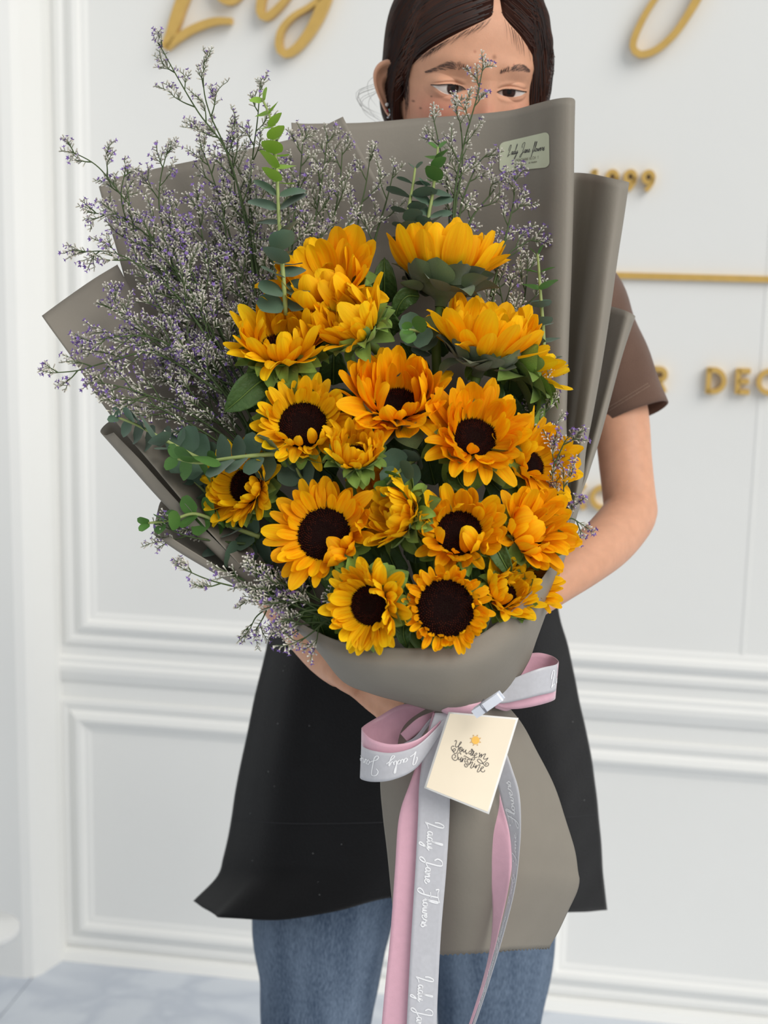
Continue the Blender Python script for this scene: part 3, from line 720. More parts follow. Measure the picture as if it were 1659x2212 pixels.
V, F = ball(P(836, 226, 1.570), .0019); obj('pearl_earring', V, F, M['pearl'], person, label='small pearl stud')
er = empty('drop_earring', P(840, 246, 1.59), None, None); er.parent = person; er.location = tuple(P(840, 246, 1.59)-OFFS['person'])
V, F = ball(P(837.5, 239.5, 1.568), .0016); obj('bead', V, F, M['red'], er)
V, F = ball(P(843, 238, 1.568), .0019); obj('bead', V, F, M['teal'], er)
V, F = tube([P(843, 241, 1.568), P(843, 249, 1.567), P(839, 254, 1.567), P(836, 253, 1.567)], .0009, 8); obj('hook', V, F, M['silver'], er)

# --- clothes
def wob(V, amp, f, seed=0):
    V = np.asarray(V, float); r_ = np.random.default_rng(seed); out = V.copy()
    for k in range(4):
        d = r_.normal(size=3); d /= np.linalg.norm(d); ph = r_.random()*6; a = r_.normal(size=3); a /= np.linalg.norm(a)
        out += amp/(k+1)*np.sin((V@d)*f*(k+1)+ph)[:, None]*a
    return out
torso = ptube([(890, 1500, 1.67, 292), (902, 1350, 1.67, 262), (937, 1100, 1.67, 262), (966, 850, 1.67, 284), (985, 700, 1.67, 290), (998, 600, 1.67, 254), (1004, 545, 1.665, 160), (1008, 505, 1.655, 118)], 40, 40, .66, cap=False)
slv = ptube([(1190, 600, 1.66, 80), (1250, 640, 1.65, 92), (1290, 715, 1.645, 84), (1333, 805, 1.635, 78), (1366, 897, 1.62, 77)], 30, 40, .92, cap=False)
slv2 = ptube([(820, 600, 1.66, 80), (740, 640, 1.65, 96), (682, 720, 1.65, 86), (640, 820, 1.655, 78), (612, 900, 1.65, 77)], 30, 40, .92, cap=False)
V, F = merge([torso, slv, slv2]); V = wob(V, .0016, 55, 3)
shirt = solid(obj('shirt', V, F, M['shirt'], person, label='brown short-sleeved cotton shirt'), .0016, 1)
sbv = BVHTree.FromPolygons([tuple(v) for v in V], F)
def on_mesh(bv_, px, py, off=.001):
    d = ray(px, py); d = d/np.linalg.norm(d); r_ = bv_.ray_cast(Vector(CAM), Vector(d))
    return None if r_[0] is None else np.array(r_[0])-d*off
L = []
for row in ((0, 0), (-4, -5)):
    for k in range(26):
        t0 = k/26; a = np.array((1306, 893))*(1-t0)+np.array((1405, 832))*t0+np.array(row); b = a+np.array((2.4, -1.5))
        p0, p1 = on_mesh(sbv, *a, .003), on_mesh(sbv, *b, .003)
        if p0 is not None and p1 is not None: L.append([p0, p1])
if L: strands('stitching', L, .0004, M['stitch'], shirt, False)
# jeans
legs = []
for pts in ([(790, 1700, 1.66, 175), (720, 1880, 1.655, 158), (694, 2000, 1.65, 144), (690, 2110, 1.65, 126), (682, 2212, 1.65, 118)], [(1010, 1700, 1.66, 175), (1056, 1880, 1.655, 150), (1064, 2000, 1.65, 132), (1061, 2110, 1.65, 122), (1056, 2212, 1.65, 110)]):
    e = P(pts[-1][0], 2212, 1.65)
    legs.append(ptube(pts, 50, 40, .95, (0, 1, 0), False, [(e[0], 1.66, .30, .056), (e[0], 1.675, .12, .056), (e[0], 1.675, .075, .058)]))
V, F = merge(legs); V = wob(V, .0016, 45, 8)
jeans = solid(obj('jeans', V, F, M['denim'], person, label='faded blue denim jeans'), .0015, 1)
jbv = BVHTree.FromPolygons([tuple(v) for v in V], F)
def surf_line(bv_, pts, n, off):
    return [q for q in (on_mesh(bv_, a, b, off) for a, b in crom(pts, n)) if q is not None]
for pts in ([(842, 1950), (833, 2030), (818, 2110), (806, 2160), (797, 2210)], [(561, 1990), (563, 2050), (572, 2110), (569, 2210)], [(1178, 2052), (1176, 2110), (1160, 2170), (1157, 2211)], [(952, 2070), (952, 2150), (955, 2210)]):
    ln = surf_line(jbv, pts, 30, .0012)
    if len(ln) > 4: strands('seam', [ln], .0011, M['bstitch'], jeans, False)
for pts in ([(684, 2100)], [(1056, 2100)]):
    e = P(pts[0][0], 2212, 1.65); c = np.array((e[0]*1.02, 1.60, 0))
    V, F = tube(crom([(c[0], 1.72, .035), (c[0], 1.68, .045), (c[0], 1.62, .045), (c[0], 1.54, .032), (c[0], 1.49, .024)], 16), crom([[.02], [.040], [.042], [.040], [.014]], 16)[:, 0], 18, .72, True, (0, 0, 1))
    V = np.array(V); V[:, 2] = np.maximum(V[:, 2], .001); obj('shoe', V, F, M['shoe'], person)
# apron: front skirt with a seam and a flared corner
def loft(rows, nu, nv):
    R_ = np.array([crom(np.array([P(*p) for p in r]), nu) for r in rows])
    return np.array([crom(R_[:, i], nv) for i in range(nu)]).transpose(1, 0, 2)       # (nv, nu, 3)
def aprow(l, r, y0, yl=None, yr=None, yc=None, b=.125):
    out = []
    for t in np.linspace(0, 1, 11):
        yy = (yl or y0)*(1-t)+(yr or y0)*t; yy += ((yc or y0)-y0)*4*t*(1-t)
        out.append((l+(r-l)*t, yy, 1.655-b*(math.sin(math.pi*t)**.55)-.0035*math.sin(t*19+y0*.004)*math.sin(math.pi*t)))
    return out
rows = [aprow(655, 1165, 1120, b=.10), aprow(610, 1192, 1240, b=.11), aprow(588, 1208, 1330), aprow(573, 1228, 1400), aprow(551, 1248, 1500), aprow(530, 1270, 1600), aprow(511, 1286, 1700), aprow(500, 1293, 1770), aprow(484, 1300, 1850), aprow(470, 1303, 1895)]
lb = [(418, 1947), (458, 1972), (482, 1980), (600, 1987), (720, 1970), (840, 1941), (940, 1938), (1060, 1955), (1150, 1968), (1225, 1972), (1311, 1966)]
rows.append([(a, b, c[2]) for (a, b), c in zip(lb, aprow(418, 1311, 1970))])
Gp = loft(rows, 90, 80); V = wob(Gp.reshape(-1, 3), .0009, 38, 5); F = grid_faces(80, 90)
apron = solid(obj('apron', V, F, M['apron'], person, label='black cotton apron with a hem seam'), .0016, 1)
abv = BVHTree.FromPolygons([tuple(v) for v in V], F)
strands('seam', [surf_line(abv, [(500, 1768), (600, 1778), (720, 1779), (850, 1776), (1000, 1772), (1150, 1768), (1215, 1766), (1291, 1760)], 60, .0010)], .0009, M['bstitch'], apron, False)
L = []
for _ in range(34):
    a = np.array((rng.uniform(500, 1290), rng.uniform(1400, 1960))); b = a+rng.uniform(-2.0, 2.0, 2); p0, p1 = on_mesh(abv, *a, .0012), on_mesh(abv, *b, .0012)
    if p0 is not None and p1 is not None and np.linalg.norm(p0-p1) < .004: L.append([p0, p1])
strands('lint', L, .0003, M['lint'], apron, False)['kind'] = 'stuff'

# ------------------------------------------------------------------ wrapping paper
def sheet(name, rows, nu, nv, label, group=None, t=.0005, wb=.0006, seed=1):
    G_ = loft(rows, nu, nv); V = wob(G_.reshape(-1, 3), wb, 34, seed); F = grid_faces(nv, nu)
    o = solid(obj(name, V, F, M['paper'], label=label, cat='paper', group=group), t, 0)
    return o, BVHTree.FromPolygons([tuple(v) for v in V], F), V.reshape(nv, nu, 3)
# tall back sheet with a rolled edge
back, back_bvh, _ = sheet('wrapping_paper', [
    [(628, 265, 1.475), (668, 268, 1.485), (780, 264, 1.495), (900, 256, 1.50), (1010, 248, 1.495), (1100, 238, 1.48), (1160, 223, 1.455), (1205, 213, 1.43), (1236, 212, 1.425), (1243, 222, 1.44), (1232, 236, 1.465)],
    [(640, 420, 1.46), (690, 420, 1.465), (790, 420, 1.475), (900, 420, 1.475), (1010, 420, 1.47), (1100, 420, 1.455), (1160, 420, 1.432), (1200, 420, 1.41), (1230, 420, 1.405), (1238, 425, 1.42), (1228, 430, 1.445)],
    [(665, 640, 1.435), (710, 640, 1.44), (800, 640, 1.445), (900, 640, 1.445), (1000, 640, 1.44), (1090, 640, 1.425), (1150, 640, 1.405), (1190, 640, 1.385), (1222, 640, 1.38), (1232, 640, 1.395), (1222, 640, 1.42)],
    [(700, 900, 1.405), (740, 900, 1.41), (820, 900, 1.415), (900, 900, 1.412), (990, 900, 1.405), (1080, 900, 1.39), (1140, 900, 1.37), (1183, 900, 1.352), (1214, 900, 1.348), (1224, 900, 1.362), (1216, 900, 1.385)],
    [(760, 1200, 1.37), (800, 1200, 1.375), (860, 1200, 1.375), (930, 1200, 1.372), (1000, 1200, 1.365), (1070, 1200, 1.35), (1130, 1180, 1.33), (1175, 1140, 1.315), (1205, 1110, 1.312), (1215, 1105, 1.32), (1208, 1105, 1.34)],
    [(880, 1480, 1.325), (895, 1480, 1.33), (920, 1480, 1.333), (950, 1480, 1.333), (980, 1480, 1.33), (1010, 1480, 1.325), (1040, 1470, 1.318), (1065, 1450, 1.31), (1085, 1440, 1.308), (1092, 1440, 1.312), (1088, 1440, 1.32)]],
    90, 70, 'tall taupe wrapping paper sheet in front of the face, bearing the shop sticker', seed=2)
sheet('wrapping_paper', [                                            # fan sheet behind the sea lavender
    [(214, 404, 1.40), (246, 386, 1.405), (330, 366, 1.42), (440, 343, 1.44), (550, 318, 1.455), (630, 299, 1.46), (690, 275, 1.46), (741, 251, 1.458)],
    [(245, 520, 1.39), (290, 515, 1.40), (370, 505, 1.415), (470, 490, 1.43), (570, 470, 1.445), (650, 450, 1.45), (730, 422, 1.45), (806, 374, 1.447)],
    [(300, 690, 1.375), (340, 690, 1.385), (410, 680, 1.40), (500, 665, 1.415), (590, 640, 1.42), (680, 610, 1.425), (790, 580, 1.425), (894, 538, 1.42)],
    [(400, 900, 1.36), (440, 900, 1.37), (500, 890, 1.38), (580, 880, 1.39), (660, 860, 1.395), (740, 850, 1.397), (850, 820, 1.395), (1000, 760, 1.392)],
    [(560, 1200, 1.335), (600, 1200, 1.345), (650, 1200, 1.355), (700, 1200, 1.36), (760, 1200, 1.362), (820, 1200, 1.36), (920, 1190, 1.358), (1020, 1160, 1.355)],
    [(850, 1470, 1.31), (865, 1475, 1.318), (880, 1475, 1.322), (900, 1478, 1.324), (920, 1478, 1.325), (940, 1478, 1.325), (960, 1478, 1.324), (980, 1478, 1.322)]],
    70, 60, 'wide taupe paper sheet fanned behind the sea lavender, pointed corner by the back sheet', seed=3)
sheet('wrapping_paper', [                                            # side sheet with the far pointed corner
    [(91, 682, 1.345), (140, 646, 1.35), (200, 604, 1.358), (254, 571, 1.365)],
    [(150, 765, 1.33), (200, 728, 1.342), (250, 690, 1.355), (300, 652, 1.368)],
    [(240, 900, 1.305), (290, 870, 1.325), (340, 830, 1.348), (385, 790, 1.365)],
    [(330, 1005, 1.28), (380, 985, 1.305), (430, 955, 1.335), (470, 920, 1.355)],
    [(420, 1110, 1.262), (460, 1095, 1.285), (510, 1070, 1.315), (560, 1040, 1.34)],
    [(620, 1330, 1.245), (660, 1310, 1.265), (700, 1290, 1.295), (740, 1270, 1.32)],
    [(800, 1470, 1.26), (830, 1465, 1.275), (850, 1460, 1.29), (870, 1455, 1.305)]],
    40, 60, 'taupe paper sheet whose pointed corner sticks out furthest past the white moulding', seed=4)
sheet('wrapping_paper', [                                            # rolled strip below it
    [(250, 905, 1.335), (232, 914, 1.335), (217, 930, 1.322), (226, 940, 1.305), (246, 934, 1.30)],
    [(300, 960, 1.325), (282, 975, 1.322), (268, 988, 1.308), (280, 998, 1.292), (302, 992, 1.288)],
    [(380, 1050, 1.305), (360, 1062, 1.302), (345, 1072, 1.290), (356, 1088, 1.276), (385, 1085, 1.272)],
    [(480, 1150, 1.29), (462, 1162, 1.285), (446, 1172, 1.272), (456, 1186, 1.26), (484, 1184, 1.256)],
    [(640, 1300, 1.27), (622, 1312, 1.265), (606, 1322, 1.253), (616, 1334, 1.242), (644, 1330, 1.24)],
    [(800, 1460, 1.27), (790, 1465, 1.268), (784, 1468, 1.262), (790, 1472, 1.256), (802, 1470, 1.256)]],
    36, 50, 'narrow rolled taupe paper fold below the eucalyptus spray', seed=5)
sheet('wrapping_paper', [                                            # lower rolled edge reaching to the wrist
    [(380, 1105, 1.31), (352, 1082, 1.312), (340, 1110, 1.30), (334, 1150, 1.275), (346, 1164, 1.262), (368, 1160, 1.258)],
    [(440, 1160, 1.30), (420, 1150, 1.30), (408, 1172, 1.288), (402, 1196, 1.265), (414, 1208, 1.25), (438, 1204, 1.246)],
    [(520, 1220, 1.285), (504, 1216, 1.285), (496, 1232, 1.272), (494, 1250, 1.25), (506, 1262, 1.238), (528, 1258, 1.234)],
    [(610, 1285, 1.27), (598, 1282, 1.27), (590, 1294, 1.257), (588, 1308, 1.236), (598, 1318, 1.226), (616, 1314, 1.222)],
    [(710, 1360, 1.255), (700, 1358, 1.255), (694, 1368, 1.24), (694, 1380, 1.222), (702, 1388, 1.212), (718, 1384, 1.21)],
    [(830, 1440, 1.245), (824, 1440, 1.245), (820, 1446, 1.232), (820, 1454, 1.218), (826, 1460, 1.212), (836, 1456, 1.21)]],
    40, 50, 'taupe paper edge rolled over just above the wrist and sea lavender', seed=6)
sheet('wrapping_paper', [                                            # second sheet beside the sleeve
    [(1212, 378, 1.470), (1240, 374, 1.495), (1278, 376, 1.475), (1312, 382, 1.447), (1342, 389, 1.440), (1358, 393, 1.452), (1352, 397, 1.475)],
    [(1208, 560, 1.450), (1232, 560, 1.472), (1262, 560, 1.452), (1290, 560, 1.425), (1316, 560, 1.415), (1334, 560, 1.426), (1328, 560, 1.45)],
    [(1203, 760, 1.425), (1222, 760, 1.442), (1246, 760, 1.422), (1268, 760, 1.395), (1290, 760, 1.385), (1305, 760, 1.396), (1299, 760, 1.42)],
    [(1196, 960, 1.388), (1208, 960, 1.400), (1226, 960, 1.384), (1242, 960, 1.362), (1256, 958, 1.354), (1268, 958, 1.364), (1263, 958, 1.385)],
    [(1180, 1120, 1.345), (1190, 1120, 1.358), (1205, 1118, 1.350), (1220, 1112, 1.336), (1234, 1102, 1.325), (1243, 1098, 1.332), (1240, 1098, 1.345)],
    [(1080, 1440, 1.31), (1084, 1440, 1.315), (1090, 1438, 1.312), (1096, 1434, 1.306), (1102, 1428, 1.30), (1106, 1426, 1.304), (1104, 1426, 1.308)]],
    60, 60, 'rolled taupe paper sheet between the back sheet and the brown sleeve, hiding the year', seed=7)
sheet('wrapping_paper', [                                            # short sheet against the sleeve
    [(1292, 655, 1.490), (1314, 660, 1.496), (1334, 665, 1.474), (1354, 672, 1.452), (1368, 679, 1.452), (1373, 684, 1.468), (1364, 686, 1.485)],
    [(1276, 780, 1.465), (1292, 780, 1.470), (1308, 780, 1.450), (1324, 780, 1.428), (1336, 780, 1.428), (1341, 780, 1.442), (1334, 780, 1.458)],
    [(1250, 900, 1.430), (1262, 900, 1.438), (1277, 900, 1.418), (1292, 900, 1.396), (1302, 900, 1.396), (1307, 900, 1.41), (1301, 900, 1.425)],
    [(1230, 1000, 1.392), (1240, 1000, 1.400), (1253, 998, 1.384), (1266, 996, 1.366), (1275, 994, 1.364), (1280, 994, 1.375), (1275, 994, 1.39)],
    [(1200, 1120, 1.348), (1212, 1116, 1.353), (1224, 1110, 1.344), (1236, 1100, 1.334), (1244, 1092, 1.332), (1247, 1090, 1.338), (1244, 1090, 1.348)],
    [(1095, 1430, 1.306), (1098, 1430, 1.31), (1101, 1428, 1.307), (1104, 1426, 1.304), (1106, 1424, 1.303), (1108, 1422, 1.306), (1106, 1422, 1.31)]],
    54, 50, 'short rolled taupe paper sheet resting against the brown sleeve', seed=8)
front_p, front_bvh, _ = sheet('wrapping_paper', [                    # front collar
    [(588, 1300, 1.240), (640, 1340, 1.212), (720, 1379, 1.186), (790, 1394, 1.172), (860, 1399, 1.163), (930, 1398, 1.160), (985, 1389, 1.162), (1040, 1368, 1.168), (1100, 1322, 1.18), (1160, 1262, 1.20), (1200, 1200, 1.222), (1222, 1150, 1.245), (1252, 1080, 1.285)],
    [(590, 1306, 1.238), (650, 1358, 1.206), (726, 1412, 1.178), (800, 1432, 1.163), (870, 1440, 1.156), (940, 1444, 1.153), (998, 1440, 1.156), (1056, 1420, 1.164), (1110, 1376, 1.178), (1160, 1312, 1.20), (1202, 1232, 1.228), (1228, 1164, 1.255), (1254, 1084, 1.29)],
    [(592, 1312, 1.242), (664, 1380, 1.210), (736, 1440, 1.186), (806, 1474, 1.175), (872, 1488, 1.170), (946, 1500, 1.170), (1008, 1496, 1.172), (1070, 1462, 1.18), (1120, 1414, 1.192), (1158, 1350, 1.212), (1194, 1262, 1.24), (1226, 1176, 1.265), (1254, 1088, 1.295)],
    [(596, 1320, 1.25), (684, 1402, 1.222), (742, 1470, 1.205), (800, 1496, 1.200), (868, 1516, 1.198), (962, 1540, 1.200), (1030, 1535, 1.203), (1104, 1484, 1.21), (1140, 1432, 1.222), (1160, 1376, 1.236), (1190, 1290, 1.258), (1224, 1190, 1.275), (1255, 1090, 1.30)]],
    90, 36, 'plain taupe paper collar wrapped round the front below the sunflowers', wb=.0009, seed=9)
# lower skirt of paper under the bow, pinked bottom edge
def skirt_rows(dy, nbot):
    tbl = [(1500, 900, 1080, 1.235), (1560, 838, 1130, 1.222), (1620, 828, 1162, 1.212), (1690, 820, 1195, 1.205), (1760, 825, 1218, 1.200), (1830, 834, 1240, 1.197), (1880, 840, 1248, 1.196), (1897, 842, 1251, 1.196), (1922, 845, 1246, 1.196), (1960, 850, 1229, 1.196), (2010, 856, 1206, 1.198)]
    rows = []
    for y, l, r, Y in tbl:
        rows.append([(l+(r-l)*t, y+(8*math.sin(t*7)), Y+dy*(1-(2*t-1)**2)+(0 if dy > 0 else 0)+.045*(2*t-1)**2) for t in np.linspace(0, 1, 9)])
    rows.append([(862+(1188-862)*t, 2066-20*t, 1.20+dy*(1-(2*t-1)**2)+.045*(2*t-1)**2) for t in np.linspace(0, 1, 9)])
    return rows
for dy, lb in ((-.02, 'taupe paper skirt with pinked bottom edge hanging below the ribbon bow'), (.09, 'taupe paper skirt layer behind the ribbon tails, against the jeans')):
    Gs = loft(skirt_rows(dy, 9), 81, 60)
    Gs[-1, ::2] += np.array((0, 0, -.0020)); V = wob(Gs.reshape(-1, 3), .0011, 42, 12)
    k_o = solid(obj('wrapping_paper', V, grid_faces(60, 81), M['paper'], label=lb, cat='paper'), .0005, 0)
# shop sticker glued to the back sheet
stc = [(1079, 309), (1186, 284), (1187, 361), (1079, 372)]
def st_px(u, v):                         # bilinear on the sticker, u right, v down
    a, b, c, d = [np.array(q) for q in stc]; p = a*(1-u)*(1-v)+b*u*(1-v)+c*u*v+d*(1-u)*v
    return p+np.array((0, -5*math.sin(math.pi*u)*0))
def patch(bv_, fpx, n, m, off, mat_, name, parent, keep=None):
    V = []; idx = {}; F = []
    for i in range(n):
        for j in range(m):
            u, v = j/(m-1), i/(n-1)
            # rounded corners by pulling the grid
            q = on_mesh(bv_, *fpx(u, v), off); idx[i, j] = len(V); V.append(q if q is not None else V[-1])
    F = [(idx[i, j], idx[i, j+1], idx[i+1, j+1], idx[i+1, j]) for i in range(n-1) for j in range(m-1)]
    return obj(name, V, F, mat_, parent)
def rnd(u, v, ru=.10, rv=.15):           # square -> rounded rectangle
    x_, y_ = 2*u-1, 2*v-1
    m_ = max(abs(x_), abs(y_))
    if m_ < 1e-6: return u, v
    # radial remap of the outer contour
    X, Y_ = x_/m_, y_/m_
    cx, cy = 1-2*ru, 1-2*rv
    if abs(X) > cx and abs(Y_) > cy:
        dx, dy = (abs(X)-cx)/(2*ru), (abs(Y_)-cy)/(2*rv); l = math.hypot(dx, dy)
        s = max(dx, dy)/l if l > 0 else 1
        X = math.copysign(cx+2*ru*dx*s, X); Y_ = math.copysign(cy+2*rv*dy*s, Y_)
    return (X*m_+1)/2, (Y_*m_+1)/2
stick = patch(back_bvh, lambda u, v: st_px(*rnd(u, v)), 41, 61, .0012, M['sticker'], 'sticker', back); stick['label'] = 'pale gold rounded sticker with the florist name'
def print_strokes(name, bv_, strokes, wpx, off, mat_, parent, Yref):
    V = []; F = []
    for s in strokes:
        q = crom(s, max(8, 4*len(s))) if len(s) > 2 else np.linspace(s[0], s[1], 5)
        P3 = [on_mesh(bv_, a, b, off) for a, b in q]; P3 = np.array([p for p in P3 if p is not None])
        if len(P3) < 3: continue
        t = np.gradient(P3, axis=0); t /= np.linalg.norm(t, axis=1)[:, None]+1e-9
        sd_ = np.cross(t, P3-CAM); sd_ /= np.linalg.norm(sd_, axis=1)[:, None]
        w_ = wpx*mpp(q[0][0], q[0][1], Yref)/2; o = len(V); n = len(P3)
        V += list(P3+sd_*w_)+list(P3-sd_*w_); F += [(o+i, o+i+1, o+n+i+1, o+n+i) for i in range(n-1)]
    o = obj(name, V, F, mat_, parent, smooth=False); o['kind'] = 'stuff'; return o
GL = {
 'L': (.52, [[(0, .45), (.02, .7), (.18, .98), (.3, .95), (.28, .7), (.15, .3), (0, -.12), (.12, 0), (.38, .08)]]),
 'a': (.36, [[(.26, .3), (.14, .34), (.04, .18), (.1, .04), (.2, .12), (.3, .34), (.26, .14), (.3, .03), (.4, .14)]]),
 'd': (.4, [[(.26, .3), (.14, .34), (.04, .18), (.1, .04), (.22, .14), (.4, .6), (.5, .95), (.44, .98), (.34, .5), (.28, .1), (.34, .03), (.44, .16)]]),
 'y': (.46, [[(.04, .32), (.06, .12), (.14, .06), (.32, .36), (.26, .05), (.1, -.34), (0, -.42), (-.04, -.3), (.2, -.04), (.46, .2)]]),
 'J': (.62, [[(.2, .55), (.1, .75), (.25, 1.0), (.5, 1.02), (.52, .8), (.42, .35), (.28, -.15), (.08, -.35), (0, -.25), (.15, -.05), (.45, .08), (.66, .2)]]),
 'n': (.38, [[(.02, .3), (.06, .32), (.04, .04), (.12, .24), (.22, .33), (.24, .2), (.24, .05), (.34, .08), (.4, .16)]]),
 'e': (.3, [[(.02, .12), (.14, .2), (.2, .3), (.12, .34), (.04, .2), (.1, .04), (.2, .06), (.32, .18)]]),
 'F': (.56, [[(-.02, .75), (-.05, .95), (.2, .9), (.5, .95), (.8, 1.05)], [(.45, .92), (.38, .5), (.22, -.1), (.02, -.35), (-.12, -.25), (0, -.05), (.3, .1)], [(.12, .45), (.5, .5)]]),
 'l': (.22, [[(0, .12), (.2, .6), (.26, .95), (.18, .95), (.08, .4), (.08, .06), (.16, .03), (.26, .15)]]),
 'o': (.32, [[(.16, .33), (.04, .25), (.04, .08), (.14, .03), (.24, .14), (.2, .3), (.14, .32), (.24, .24), (.34, .26)]]),
 'w': (.44, [[(.02, .3), (.06, .06), (.14, .06), (.22, .3), (.22, .06), (.32, .06), (.4, .32), (.46, .28)]]),
 'r': (.28, [[(0, .1), (.1, .36), (.12, .28), (.24, .28), (.2, .1), (.24, .04), (.32, .14)]]),
 's': (.28, [[(0, .1), (.14, .36), (.14, .26), (.22, .12), (.12, 0), (.02, .06)]]),
 'f': (.30, [[(0, .1), (.2, .6), (.28, .95), (.2, .98), (.12, .4), (0, -.35), (-.04, -.4), (.02, -.2), (.14, .02), (.34, .16)]]),
 ' ': (.42, []),
}
def script(text):
    x_ = 0; out = []
    for c in text:
        a, st_ = GL[c]; out += [[(x_+p[0], p[1]) for p in s] for s in st_]; x_ += a
    return out, x_
S_, W_ = script('Lady Jane flowers')
def map_px(x_, y_): 
    o_ = np.array((1097.0, 336.0)); ex = np.array((79.0, -11.0))/W_; ey = np.array((4.0, -23.0)); return tuple(o_+ex*x_+ey*y_)
print_strokes('script_print', back_bvh, [[map_px(*p) for p in s] for s in S_], 1.0, .0016, M['ink'], stick, 1.47)
SEG = {  # tiny capitals and figures as line strokes
 'P': [[(0, 0), (0, 1)], [(0, 1), (.5, .95), (.55, .7), (.45, .5), (0, .45)]], 'R': [[(0, 0), (0, 1)], [(0, 1), (.5, .95), (.55, .7), (.45, .5), (0, .45)], [(.25, .45), (.6, 0)]],
 'A': [[(0, 0), (.3, 1)], [(.3, 1), (.6, 0)], [(.12, .35), (.48, .35)]], 'C': [[(.6, .85), (.35, 1), (.05, .75), (.05, .25), (.35, 0), (.6, .15)]], 'H': [[(0, 0), (0, 1)], [(.55, 0), (.55, 1)], [(0, .5), (.55, .5)]],
 'N': [[(0, 0), (0, 1)], [(0, 1), (.6, 0)], [(.6, 0), (.6, 1)]], 'I': [[(.1, 0), (.1, 1)]], 'V': [[(0, 1), (.3, 0)], [(.3, 0), (.6, 1)]], 'E': [[(0, 0), (0, 1)], [(0, 1), (.5, 1)], [(0, .5), (.42, .5)], [(0, 0), (.5, 0)]],
 '1': [[(.2, 0), (.2, 1)], [(.05, .8), (.2, 1)]], '0': [[(.3, 1), (.05, .7), (.05, .3), (.3, 0), (.55, .3), (.55, .7), (.3, 1)]], '8': [[(.3, .55), (.08, .75), (.3, 1), (.52, .75), (.3, .55), (.05, .25), (.3, 0), (.55, .25), (.3, .55)]],
 '9': [[(.5, .65), (.3, .5), (.08, .72), (.3, 1), (.5, .75), (.48, .3), (.2, 0)]], '7': [[(0, 1), (.55, 1)], [(.55, 1), (.2, 0)]], '6': [[(.5, 1), (.15, .6), (.08, .25), (.3, 0), (.52, .25), (.3, .5), (.1, .35)]], '2': [[(.05, .8), (.3, 1), (.5, .75), (.3, .4), (.02, 0)], [(.02, 0), (.55, 0)]],
 '4': [[(.4, 0), (.4, 1)], [(.4, 1), (0, .3)], [(0, .3), (.6, .3)]], '5': [[(.5, 1), (.1, 1)], [(.1, 1), (.08, .55), (.4, .55), (.5, .25), (.3, 0), (.02, .1)]], '.': [[(.1, 0), (.2, .02)]], ' ': [], '3': [[(.05, .9), (.3, 1), (.5, .75), (.25, .52), (.52, .28), (.3, 0), (.02, .1)]]}
def tiny(text, o_, ex, ey, adv=.78):
    out = []; o_ = np.array(o_); ex = np.array(ex); ey = np.array(ey)
    for i, c in enumerate(text):
        out += [[tuple(o_+ex*(i*adv+p[0])+ey*p[1]) for p in s] for s in SEG[c]]
    return out
print_strokes('small_print', back_bvh, tiny('PRACHANIVECH 1', (1114, 350), (4.55, -.72), (.3, -6.0), .80), .55, .0016, M['greyink'], stick, 1.47)
print_strokes('small_print', back_bvh, tiny('089 7840246 . 02.9543024', (1117, 357), (2.3, -.34), (.15, -3.0), .78), .5, .0016, M['greyink'], stick, 1.47)

# ------------------------------------------------------------------ ribbon bow
ribbon = empty('ribbon_bow', P(975, 1530, 1.20), 'pink satin and sheer white ribbon bow with long tails printed in white script', 'ribbon')
def strip_grid(A, B, nu=70, nv=9):
    a = crom(np.array([P(*p) for p in A]), nu); b = crom(np.array([P(*p) for p in B]), nu)
    return np.array([a*(1-t)+b*t for t in np.linspace(0, 1, nv)]).transpose(1, 0, 2)
def band(name, A, B, mat_, off=0.0, label=None, nu=70):
    G_ = strip_grid(A, B, nu); 
    o = solid(obj(name, G_.reshape(-1, 3), grid_faces(nu, 9), mat_, ribbon, label=label), .0003, 0); return o, G_
def text_on(G_, parent, text, u0, u1, v0, v1, flip=False, wid=.0007, sgn=1, name='script_print', umax=1.0):
    S_, W_ = script(text); nu, nv, _ = G_.shape
    seg = np.concatenate([[0], np.cumsum(np.linalg.norm(np.diff(G_[:, nv//2], axis=0), axis=1))]); seg /= seg[-1]
    def at_(u, v):
        ii = np.interp(u, seg, np.arange(nu)); i = int(min(max(ii, 0), nu-1.001)); f = ii-i; jj = min(max(v, 0), 1)*(nv-1); j = int(min(jj, nv-1.001)); g = jj-j
        p = (G_[i, j]*(1-f)+G_[i+1, j]*f)*(1-g)+(G_[i, j+1]*(1-f)+G_[i+1, j+1]*f)*g
        n_ = np.cross(G_[i+1, j]-G_[i, j], G_[i, j+1]-G_[i, j]); n_ /= np.linalg.norm(n_)+1e-12
        if np.dot(n_, CAM-p)*sgn < 0: n_ = -n_
        return p, n_
    V = []; F = []
    for s in S_:
        q = crom(s, 4*len(s)); pn = [at_(u0+(u1-u0)*a/W_, v0+(v1-v0)*b) for a, b in q if u0+(u1-u0)*a/W_ <= umax]
        if len(pn) < 3: continue
        P3 = np.array([p+n_*.0006 for p, n_ in pn]); N3 = np.array([n_ for _, n_ in pn])
        t = np.gradient(P3, axis=0); t /= np.linalg.norm(t, axis=1)[:, None]+1e-12; sd_ = np.cross(t, N3)
        ww = wid*(.55+.75*np.abs(t@(G_[nu//2, 0]-G_[nu//2, -1])/(np.linalg.norm(G_[nu//2, 0]-G_[nu//2, -1]))))/2
        o = len(V); n = len(P3); V += list(P3+sd_*ww[:, None])+list(P3-sd_*ww[:, None]); F += [(o+i, o+i+1, o+n+i+1, o+n+i) for i in range(n-1)]
    if V: o = obj(name, V, F, M['white'], parent, smooth=False); o['kind'] = 'stuff'
